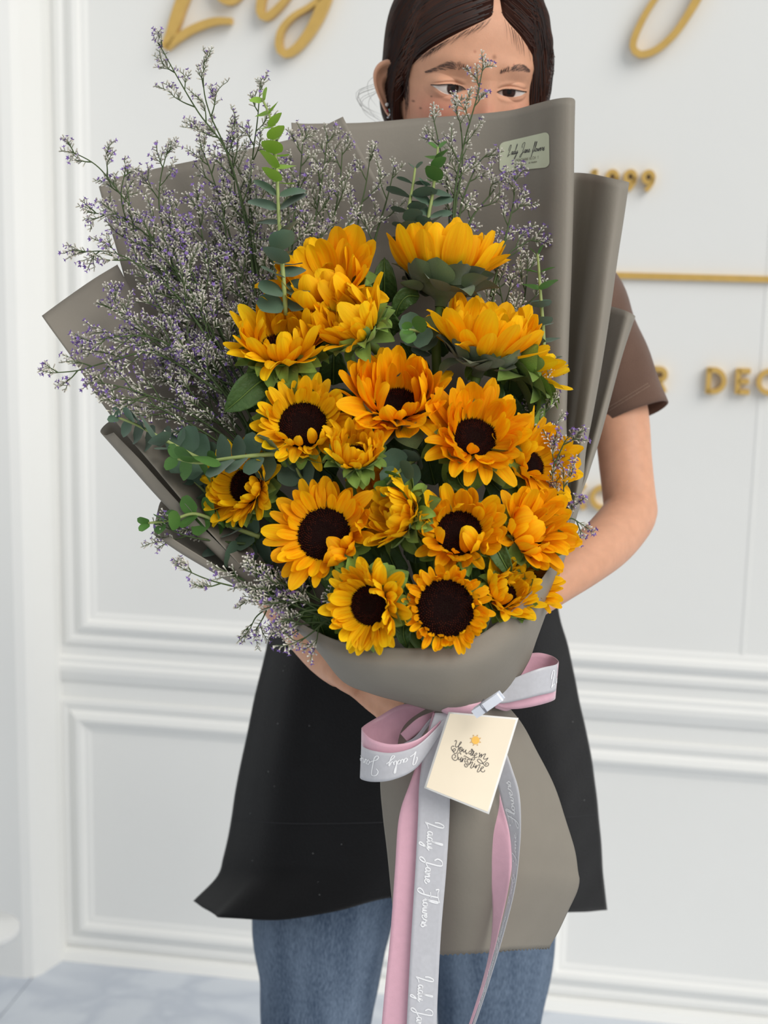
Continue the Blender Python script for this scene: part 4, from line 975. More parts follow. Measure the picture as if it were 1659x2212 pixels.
# loop under the hand
pk_t = [(962, 1548, 1.222), (915, 1528, 1.232), (868, 1522, 1.238), (818, 1548, 1.235), (786, 1568, 1.222), (783, 1578, 1.200), (806, 1598, 1.186), (850, 1608, 1.180), (900, 1598, 1.182), (940, 1568, 1.192), (966, 1540, 1.205)]
pk_b = [(968, 1580, 1.222), (935, 1590, 1.232), (890, 1600, 1.238), (835, 1630, 1.235), (787, 1652, 1.222), (782, 1660, 1.200), (806, 1676, 1.186), (850, 1672, 1.180), (900, 1644, 1.182), (940, 1596, 1.192), (968, 1552, 1.205)]
band('ribbon_loop', pk_t, pk_b, M['pink'], label='pink satin loop')
wh_t = [(a, b, c-.0022) for a, b, c in [(782, 1600, 1.199), (783, 1612, 1.196), (808, 1622, 1.184), (850, 1626, 1.178), (898, 1612, 1.180), (938, 1578, 1.190), (964, 1546, 1.203)]]
wh_b = [(a, b, c-.0022) for a, b, c in [(779, 1672, 1.199), (780, 1683, 1.196), (808, 1689, 1.184), (850, 1684, 1.178), (898, 1660, 1.180), (940, 1604, 1.190), (966, 1556, 1.203)]]
o_, G_ = band('ribbon_loop', wh_t, wh_b, M['sheer'], label='sheer white loop')
text_on(G_[::-1], o_, 'Lady Jane', .42, .985, .30, .78, wid=.0008)
band('ribbon_strand', [(958, 1538, 1.216), (930, 1552, 1.212), (898, 1590, 1.214), (872, 1606, 1.222)], [(966, 1552, 1.216), (946, 1574, 1.212), (918, 1604, 1.214), (890, 1616, 1.222)], M['sheer'], label='sheer white strand inside the loop')
band('ribbon_strand', [(940, 1535, 1.218), (902, 1552, 1.215), (865, 1585, 1.222)], [(952, 1545, 1.218), (920, 1570, 1.215), (880, 1602, 1.222)], M['pink'])
# loop beside the apron
r_t = [(1062, 1505, 1.232), (1090, 1452, 1.25), (1125, 1420, 1.26), (1158, 1410, 1.262), (1190, 1416, 1.258), (1206, 1428, 1.242), (1200, 1436, 1.224), (1165, 1444, 1.214), (1122, 1462, 1.212), (1085, 1482, 1.212), (1060, 1502, 1.208)]
r_b = [(1070, 1530, 1.232), (1098, 1535, 1.25), (1130, 1510, 1.26), (1158, 1494, 1.262), (1186, 1498, 1.258), (1199, 1506, 1.242), (1193, 1514, 1.224), (1160, 1524, 1.214), (1120, 1531, 1.212), (1085, 1530, 1.212), (1064, 1514, 1.208)]
band('ribbon_loop', r_t, r_b, M['pink'], label='pink satin loop beside the apron')
w_t = [(a, b, c-.0022) for a, b, c in [(1206, 1430, 1.238), (1199, 1436, 1.222), (1165, 1444, 1.212), (1122, 1460, 1.210), (1085, 1478, 1.210), (1056, 1500, 1.206)]]
w_b = [(a, b, c-.0022) for a, b, c in [(1201, 1484, 1.238), (1197, 1494, 1.222), (1160, 1503, 1.212), (1120, 1513, 1.210), (1085, 1519, 1.210), (1062, 1512, 1.206)]]
o_, G_ = band('ribbon_loop', w_t, w_b, M['sheer'], label='sheer white loop beside the apron')
text_on(G_[::-1], o_, 'Lady', .72, .985, .74, .18, wid=.0008)
# knot, tucked behind the card
V, F = tube([P(948, 1524, 1.206), P(975, 1530, 1.198), P(1010, 1528, 1.198), P(1055, 1512, 1.206)], [.007, .010, .010, .007], 14, .6); obj('knot', V, F, M['pink'], ribbon)
# tails
t1l = [(935, 1540, 1.204), (915, 1610, 1.198), (886, 1690, 1.188), (862, 1765, 1.180), (853, 1880, 1.174), (843, 2020, 1.170), (830, 2150, 1.168), (818, 2290, 1.170)]
t1r = [(965, 1540, 1.204), (955, 1610, 1.198), (945, 1690, 1.188), (937, 1765, 1.180), (926, 1880, 1.174), (915, 2020, 1.170), (902, 2150, 1.168), (890, 2290, 1.170)]
band('ribbon_tail', t1l, t1r, M['pink'], label='long pink satin tail', nu=90)
t2l = [(940, 1540, 1.199), (918, 1610, 1.192), (906, 1690, 1.181), (903, 1765, 1.173), (897, 1880, 1.168), (889, 2010, 1.164), (882, 2140, 1.162), (875, 2290, 1.164)]
t2r = [(968, 1540, 1.199), (972, 1610, 1.192), (972, 1690, 1.181), (971, 1765, 1.173), (964, 1880, 1.168), (953, 2010, 1.164), (946, 2140, 1.162), (940, 2290, 1.164)]
o_, G_ = band('ribbon_tail', t2l, t2r, M['sheer'], label='long sheer white tail', nu=90)
text_on(G_, o_, 'Lady Jane Flowers', .300, .598, .30, .84, wid=.0009)
text_on(G_, o_, 'Lady Jane Flowers', .742, 1.03, .30, .84, wid=.0009, umax=.995)
t3l = [(1000, 1660, 1.196), (1020, 1752, 1.188), (1044, 1830, 1.182), (1060, 1920, 1.178), (1064, 1980, 1.176), (1058, 2050, 1.174), (1042, 2120, 1.172), (1022, 2185, 1.170), (1000, 2250, 1.170)]
t3r = [(1060, 1650, 1.196), (1088, 1735, 1.186), (1102, 1800, 1.176), (1106, 1860, 1.170), (1098, 1920, 1.166), (1078, 2010, 1.164), (1052, 2110, 1.166), (1030, 2180, 1.168), (1006, 2250, 1.170)]
band('ribbon_tail', t3l, t3r, M['pink'], label='twisting pink satin tail', nu=90)
t4l = [(1040, 1600, 1.192), (1070, 1680, 1.184), (1086, 1740, 1.178), (1101, 1800, 1.172), (1106, 1870, 1.166), (1100, 1930, 1.163), (1080, 2010, 1.160), (1054, 2105, 1.162), (1030, 2185, 1.166), (1008, 2250, 1.170)]
t4r = [(1085, 1600, 1.186), (1106, 1660, 1.176), (1121, 1710, 1.168), (1125, 1770, 1.160), (1122, 1840, 1.154), (1112, 1920, 1.150), (1090, 2010, 1.149), (1062, 2105, 1.152), (1036, 2185, 1.158), (1012, 2250, 1.165)]
o_, G_ = band('ribbon_tail', t4l, t4r, M['sheer'], label='twisting sheer white tail', nu=90)
text_on(G_[::-1], o_, 'Lady Jane Flowers', .50, .875, .70, .16, wid=.0009)
text_on(G_[::-1], o_, 'Lady Jane Flowers', .14, .46, .70, .16, wid=.0008)

# ------------------------------------------------------------------ card and clothes peg
card = empty('gift_card', P(985, 1730, 1.165), 'small cream card reading You are my Sunshine, white edged', 'card')
cq = [(969, 1538), (1120, 1551), (1056, 1759), (916, 1702)]; cy_ = [1.186, 1.178, 1.150, 1.156]
def cgrid(n, m_, ins, off):
    out = []
    for i in range(n):
        for j in range(m_):
            u = ins+(1-2*ins)*j/(m_-1); v = ins*.7+(1-1.4*ins)*i/(n-1)
            w_ = [(1-u)*(1-v), u*(1-v), u*v, (1-u)*v]
            px = sum(a*q[0] for a, q in zip(w_, cq)); py = sum(a*q[1] for a, q in zip(w_, cq)); Y = sum(a*q for a, q in zip(w_, cy_))-.003*math.sin(math.pi*u)-off
            out.append(P(px, py, Y))
    return out
V = cgrid(14, 12, 0, 0); F = grid_faces(14, 12); solid(obj('card_stock', V, F, M['cardw'], card), .0006, 0)
V = cgrid(14, 12, .028, .0007); obj('cream_print', V, F, M['card'], card)
cbvh = BVHTree.FromPolygons([tuple(v) for v in V], F)
TX = [[(418, 405), (430, 378), (455, 378), (462, 420), (440, 490), (435, 540), (470, 560), (530, 510), (590, 450), (595, 420), (575, 415), (545, 470), (525, 540), (510, 620), (480, 700), (440, 735), (400, 720), (365, 665), (375, 620), (410, 600), (435, 620), (415, 665), (365, 665), (325, 610), (330, 550), (370, 525), (395, 550)],
 [(590, 555), (545, 580), (545, 650), (575, 690), (620, 650), (615, 580), (580, 560), (570, 600), (600, 650), (640, 650), (665, 605), (645, 665), (665, 700), (700, 670), (730, 630), (710, 690), (730, 745), (755, 745), (755, 720), (735, 715)],
 [(880, 670), (830, 670), (800, 715), (820, 750), (855, 730), (890, 680), (865, 740), (862, 790), (900, 760), (925, 690)], [(925, 690), (910, 640), (885, 608), (872, 628), (905, 665), (950, 680), (925, 735), (905, 800)],
 [(925, 800), (990, 785), (1030, 745), (1005, 722), (965, 760), (955, 815), (990, 845), (1045, 825)],
 [(1080, 735), (1105, 722), (1098, 790), (1075, 850), (1120, 785), (1160, 750), (1148, 800), (1132, 850), (1170, 795), (1220, 757), (1265, 745), (1240, 805), (1205, 870), (1235, 890), (1290, 880), (1332, 858), (1290, 920), (1240, 970), (1180, 1008), (1110, 1000), (1050, 950), (1040, 905), (1090, 890), (1150, 940), (1200, 1020), (1260, 1080), (1320, 1080), (1350, 1030), (1320, 990), (1270, 1000), (1265, 1040), (1300, 1040)],
 [(585, 770), (580, 735), (540, 715), (500, 735), (495, 800), (495, 880), (440, 925), (370, 900), (340, 830), (370, 770), (420, 770), (440, 810), (420, 855), (390, 855)],
 [(530, 830), (520, 890), (545, 910), (590, 860), (600, 830), (575, 920), (580, 965), (615, 920), (640, 850), (625, 910), (615, 970), (650, 900), (700, 860), (720, 870), (690, 940), (700, 975), (740, 955)],
 [(820, 920), (790, 890), (755, 910), (770, 960), (785, 1040), (750, 1105), (700, 1095), (685, 1040), (720, 1010), (750, 1035), (735, 1065)],
 [(660, 815), (690, 800), (760, 840), (850, 890), (930, 915), (965, 890), (945, 850), (900, 860), (870, 920), (840, 990), (810, 1050), (860, 990), (910, 970), (880, 1050), (850, 1110), (870, 1140), (920, 1100), (970, 1000)],
 [(970, 1000), (940, 1080), (950, 1105), (990, 1090), (1010, 1050), (985, 1145), (1040, 1070), (1100, 1040), (1110, 1065), (1060, 1170), (1035, 1220), (1050, 1245), (1090, 1230), (1140, 1170), (1200, 1130), (1205, 1100), (1160, 1110), (1130, 1170), (1150, 1225), (1200, 1245), (1240, 1220), (1240, 1190)],
 [(977, 952), (980, 956), (983, 960)]]
k_ = 12.76
print_strokes('lettering', cbvh, [[(950+a/k_, 1570+b/k_) for a, b in s] for s in TX], 1.1, .0005, M['ink'], card, 1.17)
sc_ = np.array((950+985/k_, 1570+370/k_))
V = [on_mesh(cbvh, *sc_, .0005)]+[on_mesh(cbvh, *(sc_+8.6*np.array((math.cos(t), math.sin(t)))), .0005) for t in np.linspace(0, 2*np.pi, 40, endpoint=False)]
obj('sun_print', V, [(0, 1+i, 1+(i+1) % 40) for i in range(40)], M['sunprint'], card, smooth=False)
V = []; F = []
for k in range(8):
    a = math.radians(22+45*k); d_ = np.array((math.cos(a), math.sin(a))); n_ = np.array((-d_[1], d_[0])); o = len(V)
    V += [on_mesh(cbvh, *(sc_+d_*13.2), .0005), on_mesh(cbvh, *(sc_+d_*9.9+n_*1.6), .0005), on_mesh(cbvh, *(sc_+d_*9.9-n_*1.6), .0005)]; F.append((o, o+1, o+2))
o = obj('sun_ray_print', V, F, M['sunray'], card, smooth=False); o['kind'] = 'stuff'
peg = empty('clothes_peg', P(1050, 1525, 1.16), 'tiny white wooden clothes peg clipping the card', 'peg')
pa, pb = P(1027, 1540, 1.158), P(1083, 1502, 1.150)
ex = (pb-pa); ln = np.linalg.norm(ex); ex /= ln; ez = np.cross(ex, _R*0+_F); ez /= np.linalg.norm(ez); ey = np.cross(ez, ex)
for sgn in (-1, 1):
    V = []; F = []; RR = np.stack([ex, ey, ez], 1)
    prof2 = [(0, .0006), (0, .0042), (.34, .0050), (.36, .0040), (.40, .0040), (.42, .0050), (.97, .0036), (1.0, .0028), (1.0, .0018), (.5, .0006)]
    for w_ in (-.0036, .0036):
        for u, h_ in prof2: V.append(pa+ex*(u*ln)-ey*(-h_*sgn if False else h_*sgn)+ez*w_)
    n_ = len(prof2); F = [(i, (i+1) % n_, n_+(i+1) % n_, n_+i) for i in range(n_)]+[tuple(range(n_))[::-1], tuple(range(n_, 2*n_))]
    obj('jaw', V, F, M['peg'], peg, smooth=False)
V, F = tube([pa+ex*ln*.38-ey*.0052-ez*.0044, pa+ex*ln*.38-ey*.0052+ez*.0044, pa+ex*ln*.38+ey*.0052+ez*.0044, pa+ex*ln*.38+ey*.0052-ez*.0044], .0005, 8); obj('spring', V, F, M['metal'], peg)

# ------------------------------------------------------------------ sunflowers
def petal_mesh(name, curl, cup, twist, wid, tipp, seed, nt_=13, ns=7, ridge=.014, fold=0.0):
    r_ = np.random.default_rng(seed); V = []; UV = []
    ts = np.linspace(0, 1, nt_); ang = 0.0; x_ = z_ = 0.0; px, pz = [], []
    for i, t in enumerate(ts):
        if i: 
            dt = ts[i]-ts[i-1]; ang += dt*curl*(.5+1.2*t); x_ += dt*math.cos(ang); z_ += dt*math.sin(ang)
        px.append(x_); pz.append(z_)
    wv = r_.random(3)*6
    for i, t in enumerate(ts):
        wt = wid*((t+.10)**.62*(1.0-t*.985)**tipp)/((.55)**.62*.5**tipp)*1.02
        a0 = math.atan2(pz[min(i+1, nt_-1)]-pz[max(i-1, 0)], px[min(i+1, nt_-1)]-px[max(i-1, 0)])
        tw = twist*t
        for s in np.linspace(-1, 1, ns):
            y = s*wt/2; h = cup*(s*s)*wt-ridge*math.cos(s*math.pi*2.0)*(.3+.7*math.sin(math.pi*t))+fold*abs(s)*wt
            h += .018*math.sin(t*7+wv[0]+s*1.3)*abs(s)*t
            yy, hh = y*math.cos(tw)-h*math.sin(tw), y*math.sin(tw)+h*math.cos(tw)
            V.append((px[i]-hh*math.sin(a0), yy, pz[i]+hh*math.cos(a0))); UV.append((t, s*.5+.5, 0))
    me = mesh(name, V, grid_faces(nt_, ns), M['py'])
    at = me.attributes.new('puv', 'FLOAT_VECTOR', 'POINT'); at.data.foreach_set('vector', np.array(UV).ravel()); return me
RK = dict(ridge=.020)
PET = [petal_mesh('petal', .35, .16, .1, .37, .50, 1, **RK), petal_mesh('petal', .75, .20, -.15, .39, .46, 2, **RK), petal_mesh('petal', .1, .10, .2, .34, .56, 3, **RK), petal_mesh('petal', -.35, .12, -.2, .35, .54, 4, **RK),
       petal_mesh('petal', 1.05, .22, .25, .40, .46, 5, **RK), petal_mesh('petal', .5, .30, -.3, .35, .50, 6, **RK), petal_mesh('petal', .2, .14, .45, .38, .54, 7, **RK), petal_mesh('petal', -.6, .16, .35, .34, .58, 8, **RK), petal_mesh('petal', .45, .12, .0, .44, .44, 18, **RK)]
CURLED = [petal_mesh('petal', 1.5, .22, .4, .48, .48, 9, **RK), petal_mesh('petal', 1.15, .26, -.5, .46, .48, 10, **RK), petal_mesh('petal', 1.8, .16, .25, .46, .48, 11, **RK)]
def leaf_like(name, curl, wid, tipp, cup, seed, mat_, vein=0.0):
    me = petal_mesh(name, curl, cup, .12, wid, tipp, seed, 11, 7, .0, .12); me.materials.clear(); me.materials.append(mat_); return me
BR = [leaf_like('bract', -.5, .56, .95, .12, 21, M['bract']), leaf_like('bract', .3, .6, .9, .16, 22, M['bract']), leaf_like('bract', -1.1, .5, 1.0, .1, 23, M['bract']), leaf_like('bract', .8, .58, .95, .2, 24, M['bract']), leaf_like('bract', -1.7, .46, 1.0, .15, 25, M['bract'])]
def lathe(prof, n=28):
    V = []
    for r, z in prof:
        for t in np.linspace(0, 2*np.pi, n, endpoint=False): V.append((r*math.cos(t), r*math.sin(t), z))
    return V, grid_faces(len(prof), n, True)
V, F = lathe([(1.04, -.10), (1.0, .0), (.86, .07), (.62, .10), (.4, .09), (.2, .05), (.001, .02)], 36); DISC = mesh('disc', V, F, M['disc'])
V, F = lathe([(1.05, -.06), (1.04, -.16), (.92, -.34), (.66, -.52), (.36, -.66), (.22, -.8), (.2, -1.0)], 24); RECV = mesh('receptacle', V, F, M['bract'])
M['floret'] = mat_attr('disc_floret', 'col', .85, 0, 0, .2, .15)
V = []; F = []; cc = []
rgf = np.random.default_rng(77)
NF = 520
for k in range(NF):
    rr = math.sqrt((k+.5)/NF); a = k*2.399963; zb = np.interp(rr, [0, .2, .4, .62, .86, 1.0], [.02, .05, .09, .10, .07, .0]); hh = .05+.075*smoothstep(.45, .85, np.array(rr))+.02*rgf.random(); w_ = .030
    c = np.array((rr*math.cos(a), rr*math.sin(a), zb-.01)); lean = np.array((math.cos(a), math.sin(a), 0))*.05*rr+rgf.normal(size=3)*.012
    o = len(V)
    for q in range(4):
        b = a+q*math.pi/2; V.append(c+w_*np.array((math.cos(b), math.sin(b), 0)))
    V.append(c+np.array((0, 0, hh))+lean); F += [(o+q, o+(q+1) % 4, o+4) for q in range(4)]
    tipc = np.array(s2l((92, 38, 20) if .45 < rr < .95 and rgf.random() < .75 else ((30, 16, 14) if rr > .25 else (46, 42, 34)))); bc = np.array(s2l((20, 8, 8))); cc += [bc]*4+[tipc]
FLOR = mesh('disc_florets', V, F, M['floret'], False)
at = FLOR.color_attributes.new('col', 'FLOAT_COLOR', 'POINT'); c4 = np.ones((len(cc), 4)); c4[:, :3] = np.array(cc); at.data.foreach_set('color', c4.ravel())
BIND = P(985, 1500, 1.27)
def child(name, me, parent, mtx, mat_=None, kind=None):
    o = bpy.data.objects.new(name, me); COL.objects.link(o); o.parent = parent; o.matrix_local = mtx
    if mat_ is not None: o.material_slots[0].link = 'OBJECT'; o.material_slots[0].material = mat_
    if kind: o['kind'] = kind
    return o
def basis(X, Z, loc, sc):
    X = np.asarray(X, float)/np.linalg.norm(X); Z = np.asarray(Z, float); Z = Z-X*np.dot(X, Z); Z /= np.linalg.norm(Z); Y = np.cross(Z, X)
    if np.isscalar(sc): sc = (sc, sc, sc)
    m_ = Matrix.Identity(4)
    for i in range(3): m_[i][0], m_[i][1], m_[i][2], m_[i][3] = X[i]*sc[0], Y[i]*sc[1], Z[i]*sc[2], loc[i]
    return m_
NSTEM = [0]
def sunflower(label, cx, cy, Y, n, rpx, lpx, alpha, tone, seed, np_=17, dark=False, curl=None, spread=1.0, inner=True, stem_len=None, bsc=1.0, bal=None, sk=None):
    r_ = np.random.default_rng(seed); k = mpp(cx, cy, Y); R = rpx*k; L = lpx*k
    N = camdir(*n); up = _U-N*np.dot(_U, N); 
    if np.linalg.norm(up) < .25: up = (-_F)-N*np.dot(-_F, N)
    up /= np.linalg.norm(up); rt = np.cross(up, N)
    o = bpy.data.objects.new('sunflower', None); COL.objects.link(o); o.empty_display_size = .02
    C = P(cx, cy, Y); m_ = Matrix.Identity(4)
    for i in range(3): m_[i][0], m_[i][1], m_[i][2], m_[i][3] = rt[i], up[i], N[i], C[i]
    o.matrix_world = m_; tag(o, label, 'flower', 'sunflowers in the bouquet')
    bal = alpha-14 if bal is None else bal; pm = M[tone]; bm = M['bractd'] if dark else M['bract']
    child('disc', DISC, o, Matrix.Scale(R, 4)); child('disc_florets', FLOR, o, Matrix.Scale(R, 4), kind='stuff'); child('receptacle', RECV, o, Matrix.Scale(R*1.02, 4), bm)
    def ring(cnt, a_deg, r_, Lr, rad, zoff, meshes, jit, name, mt, ws=1.0):
        ph = r_.random()*6.28
        for q in range(cnt):
            th = ph+2*math.pi*(q+r_.normal()*.16)/cnt; a = math.radians(a_deg+r_.normal()*jit); me = meshes[r_.integers(len(meshes))]; ll = Lr*(1+r_.normal()*.10)
            az = (math.degrees(th)) % 360
            if sk:
                d_ = abs((az-sk[0]+180) % 360-180)
                if d_ < sk[1]: a += math.radians(sk[2])*(1-(d_/sk[1])**2)
            if curl and name == 'petal':
                d_ = abs((az-curl[0]+180) % 360-180)
                if d_ < curl[1] and r_.random() < .8:
                    me = CURLED[r_.integers(3)]; a += math.radians(curl[2]*(1-d_/curl[1])); ll *= .95
            rad_ = np.array((math.cos(th), math.sin(th), 0)); X = rad_*math.cos(a)+np.array((0, 0, 1))*math.sin(a); Z = -rad_*math.sin(a)+np.array((0, 0, 1))*math.cos(a)
            ro = r_.normal()*.22; Yv = np.cross(Z, X); Z = Z*math.cos(ro)+Yv*math.sin(ro)
            child(name, me, o, basis(X, Z, rad_*rad+np.array((0, 0, zoff)), (ll, ll*ws*(1+r_.normal()*.08), ll)), mt)
    ring(np_, alpha+13, r_, L*.86, R*.97, R*.0, PET, 8, 'petal', pm, 1.02)
    ring(np_+1, alpha, r_, L, R*1.02, -R*.06, PET, 8, 'petal', pm, 1.05)
    ring(np_-3, alpha-12, r_, L*.98, R*1.04, -R*.12, PET, 9, 'petal', pm, 1.05)
    if inner: ring(max(5, np_//3), alpha+26, r_, L*.72, R*.93, R*.02, PET[:2]+PET[4:6], 9, 'petal', pm)
    if dark:
        ring(13, bal+10, r_, L*.52, R*1.05, -R*.20, [BR[1], BR[3], BR[0]], 7, 'bract', bm, 1.55)
        ring(12, bal-4, r_, L*.56, R*1.02, -R*.42, [BR[1], BR[3], BR[0]], 8, 'bract', bm, 1.6)
        ring(9, bal-22, r_, L*.55, R*.8, -R*.60, [BR[0], BR[1], BR[2]], 10, 'bract', bm, 1.5)
    if not dark: ring(15, max(bal, 4), r_, L*.70*bsc, R*1.05, -R*.22, BR, 9, 'bract', bm, 1.12)
    if not dark: ring(14, max(bal-20, -4), r_, L*.84*bsc, R*1.0, -R*.40, BR, 11, 'bract', bm, 1.2)
    if not dark: ring(9, max(bal-38, -14), r_, L*.86*bsc, R*.66, -R*.62, BR[:4], 12, 'bract', bm, 1.2)
    # stem runs back into the wrap
    W = np.array(m_.inverted()); toL = lambda p: (W@np.array((*p, 1)))[:3]
    b0 = C-N*R*.98; b1 = C-N*(R*.98+.035); tgt = BIND+np.array((r_.normal()*.006, r_.normal()*.006, .0)); md = (b1+tgt)/2+np.array((0, .012, 0))
    pts = crom([toL(b0), toL(b1), toL(md), toL(tgt)], 22)
    V, F = tube(pts, .0042, 10); me = mesh('stem', V, F, M['stem']); child('stem', me, o, Matrix.Identity(4))
    return o
SUN = [
 # label, cx, cy, Y, normal(right, up, towards), disc r, petal length, opening angle, tone, seed
 ('topmost sunflower seen from the side, dark hairy bracts beneath, below the sticker', 960, 600, 1.345, (.12, .97, -.06), 64, 108, 56, 'pg', 1, dict(dark=True, np_=20, bsc=1.2, sk=(270, 110, 8))),
 ('open curly sunflower tangled with the tall eucalyptus stem', 712, 626, 1.325, (-.20, .62, .74), 46, 100, 40, 'pg', 2, dict(curl=(285, 40, 40), np_=15, bsc=.8, sk=(270, 80, -10))),
 ('half-cupped yellow sunflower with green bracts tucked under the curly one', 770, 712, 1.288, (-.5, .6, .6), 44, 86, 64, 'py', 3, dict(np_=17, bsc=0.75)),
 ('yellow cup sunflower with one broad leaf below it', 610, 752, 1.295, (-.04, .74, .66), 52, 90, 52, 'py', 4, dict(np_=20, bsc=.9, sk=(270, 90, -6))),
 ('sunflower tilted towards the paper roll, showing its dark hairy calyx', 1045, 752, 1.30, (.20, .90, .30), 62, 102, 54, 'pg', 5, dict(dark=True, np_=20, bsc=1.15)),
 ('small sunflower turned away with pale bracts next to the paper roll', 1112, 792, 1.325, (.62, .70, -.12), 40, 88, 46, 'py', 6, dict(np_=12, bsc=1.35)),
 ('large golden sunflower with a flat oval eye in the middle of the bouquet', 856, 872, 1.265, (-0.02, 0.7, 0.7), 50, 104, 52, 'po', 7, dict(np_=18, sk=(270, 80, -30), dark=True)),
 ('round yellow sunflower with a big dark eye below the broad leaf', 654, 917, 1.255, (.02, .32, .94), 52, 68, 38, 'py', 8, dict(np_=20, sk=(270, 80, 6), bsc=1.0, inner=False)),
 ('golden sunflower with a reddish brown eye beside the rolled paper', 1026, 944, 1.245, (.14, .50, .84), 48, 90, 44, 'po', 9, dict(np_=18, sk=(265, 80, -14), bsc=.95, inner=False)),
 ('sunflower mostly hidden behind the reddish-eyed one, petals by the paper roll', 1150, 1004, 1.265, (.60, .28, .66), 34, 84, 28, 'pg', 10, dict(np_=17, bsc=.8)),
 ('smallest sunflower, a tight yellow cup of upright petals', 766, 986, 1.226, (.02, .74, .66), 36, 62, 68, 'py', 11, dict(np_=18, bsc=0.8)),
 ('side-facing sunflower under the grey-green eucalyptus leaves', 530, 1050, 1.265, (-.50, .14, .84), 40, 68, 44, 'py', 12, dict(np_=22, bsc=1.0, inner=False)),
 ('largest orange sunflower with a wide dark eye above the sea lavender', 700, 1154, 1.215, (-.14, .22, .96), 58, 70, 32, 'po', 13, dict(np_=20, curl=(318, 36, 45), bsc=.8, inner=False)),
 ('small yellow sunflower facing sideways between two dark-eyed ones', 872, 1114, 1.212, (-0.78, 0.28, 0.55), 36, 80, 56, 'py', 14, dict(np_=16, bsc=0.78)),
 ('sunflower peeping out behind the largest orange one', 826, 1092, 1.262, (-.10, .45, .88), 34, 74, 40, 'po', 15, dict(np_=15)),
 ('sunflower with a petal folded across its dark eye', 992, 1150, 1.205, (.0, .34, .94), 50, 70, 44, 'pg', 16, dict(np_=18, curl=(298, 22, 95), bsc=1.0, inner=False)),
 ('ragged orange sunflower with its eye nearly covered beside the bare forearm', 1140, 1152, 1.215, (.34, .30, .88), 36, 82, 42, 'po', 17, dict(np_=17, curl=(200, 60, 60), bsc=.9)),
 ('yellow sunflower facing down over the paper collar, green bracts on one side', 797, 1308, 1.165, (-0.46, 0.0, 0.88), 44, 70, 42, 'py', 18, dict(np_=20, bsc=1.1, inner=False)),
 ('sunflower with the tallest black eye, short crumpled petals, at the collar', 963, 1314, 1.158, (.04, .06, 1.0), 62, 43, 44, 'po', 19, dict(np_=24, bsc=.75, inner=False)),
 ('yellow sunflower half sunk behind the paper collar', 1090, 1284, 1.195, (.40, .40, .82), 30, 66, 54, 'py', 20, dict(np_=16, bsc=1.0)),
 ('sunflower edge glimpsed behind the half sunk one', 1140, 1256, 1.225, (.5, .3, .8), 28, 62, 38, 'pg', 21, dict(np_=14, bsc=.9)),
]
for lb, cx, cy, Y, n, r_, l_, al, tn, sd_, kw in SUN: sunflower(lb, cx, cy, Y, n, r_, l_, al, tn, sd_, **kw)
# broad sunflower leaves
def broad_leaf(label, pts, wpx, seed, cup=.0):
    c = crom(np.array([P(*p) for p in pts]), 24); k = mpp(*pts[1]); t = np.linspace(0, 1, 24)
    wd = wpx*k*(np.sin(np.pi*t**.72)**.85+.03)*np.where(t > .9, (1-t)/.1*.8+.2, 1)
    T = np.gradient(c, axis=0); T /= np.linalg.norm(T, axis=1)[:, None]; V = []
    for i in range(24):
        v = CAM-c[i]; sd_ = np.cross(T[i], v); sd_ /= np.linalg.norm(sd_); nn = np.cross(sd_, T[i])
        for s in np.linspace(-1, 1, 11): V.append(c[i]+sd_*s*wd[i]-nn*(.0035*s*s*4*t[i]*(1-t[i])*-1)+nn*(-.0018*math.exp(-(s/.1)**2))+nn*.0009*math.sin(t[i]*40+abs(s)*9)*abs(s))
    lf = empty('sunflower_leaf', c[0], label, 'leaf'); b = solid(obj('blade', V, grid_faces(24, 11), M['leaf'], lf), .0005, 0)
    V2, F2 = tube(c+np.array([(CAM-q)/np.linalg.norm(CAM-q)*.0004 for q in c]), np.linspace(.0010, .0003, 24), 6); obj('midrib', V2, F2, M['stem'], lf); return lf
broad_leaf('broad pointed green leaf hanging over the sea lavender', [(575, 815, 1.285), (548, 835, 1.275), (518, 862, 1.272), (484, 890, 1.275)], 33, 1)
broad_leaf('curled dark green leaf below the reddish-eyed sunflower', [(985, 1010, 1.25), (992, 1040, 1.225), (1012, 1062, 1.215), (1030, 1072, 1.218)], 22, 2)
broad_leaf('green leaf pointing down beside the folded-petal sunflower', [(1062, 1160, 1.21), (1075, 1190, 1.195), (1092, 1222, 1.195), (1104, 1245, 1.20)], 20, 3)
broad_leaf('shaded leaf under the yellow cup sunflower', [(590, 815, 1.30), (578, 840, 1.29), (562, 868, 1.29), (556, 890, 1.295)], 24, 4)
broad_leaf('dark leaf beside the topmost sunflower stem', [(905, 640, 1.345), (880, 640, 1.335), (862, 660, 1.335), (852, 690, 1.34)], 20, 5)
broad_leaf('green leaf between the two lowest sunflowers', [(880, 1330, 1.19), (872, 1350, 1.172), (872, 1375, 1.168), (880, 1400, 1.172)], 20, 6)

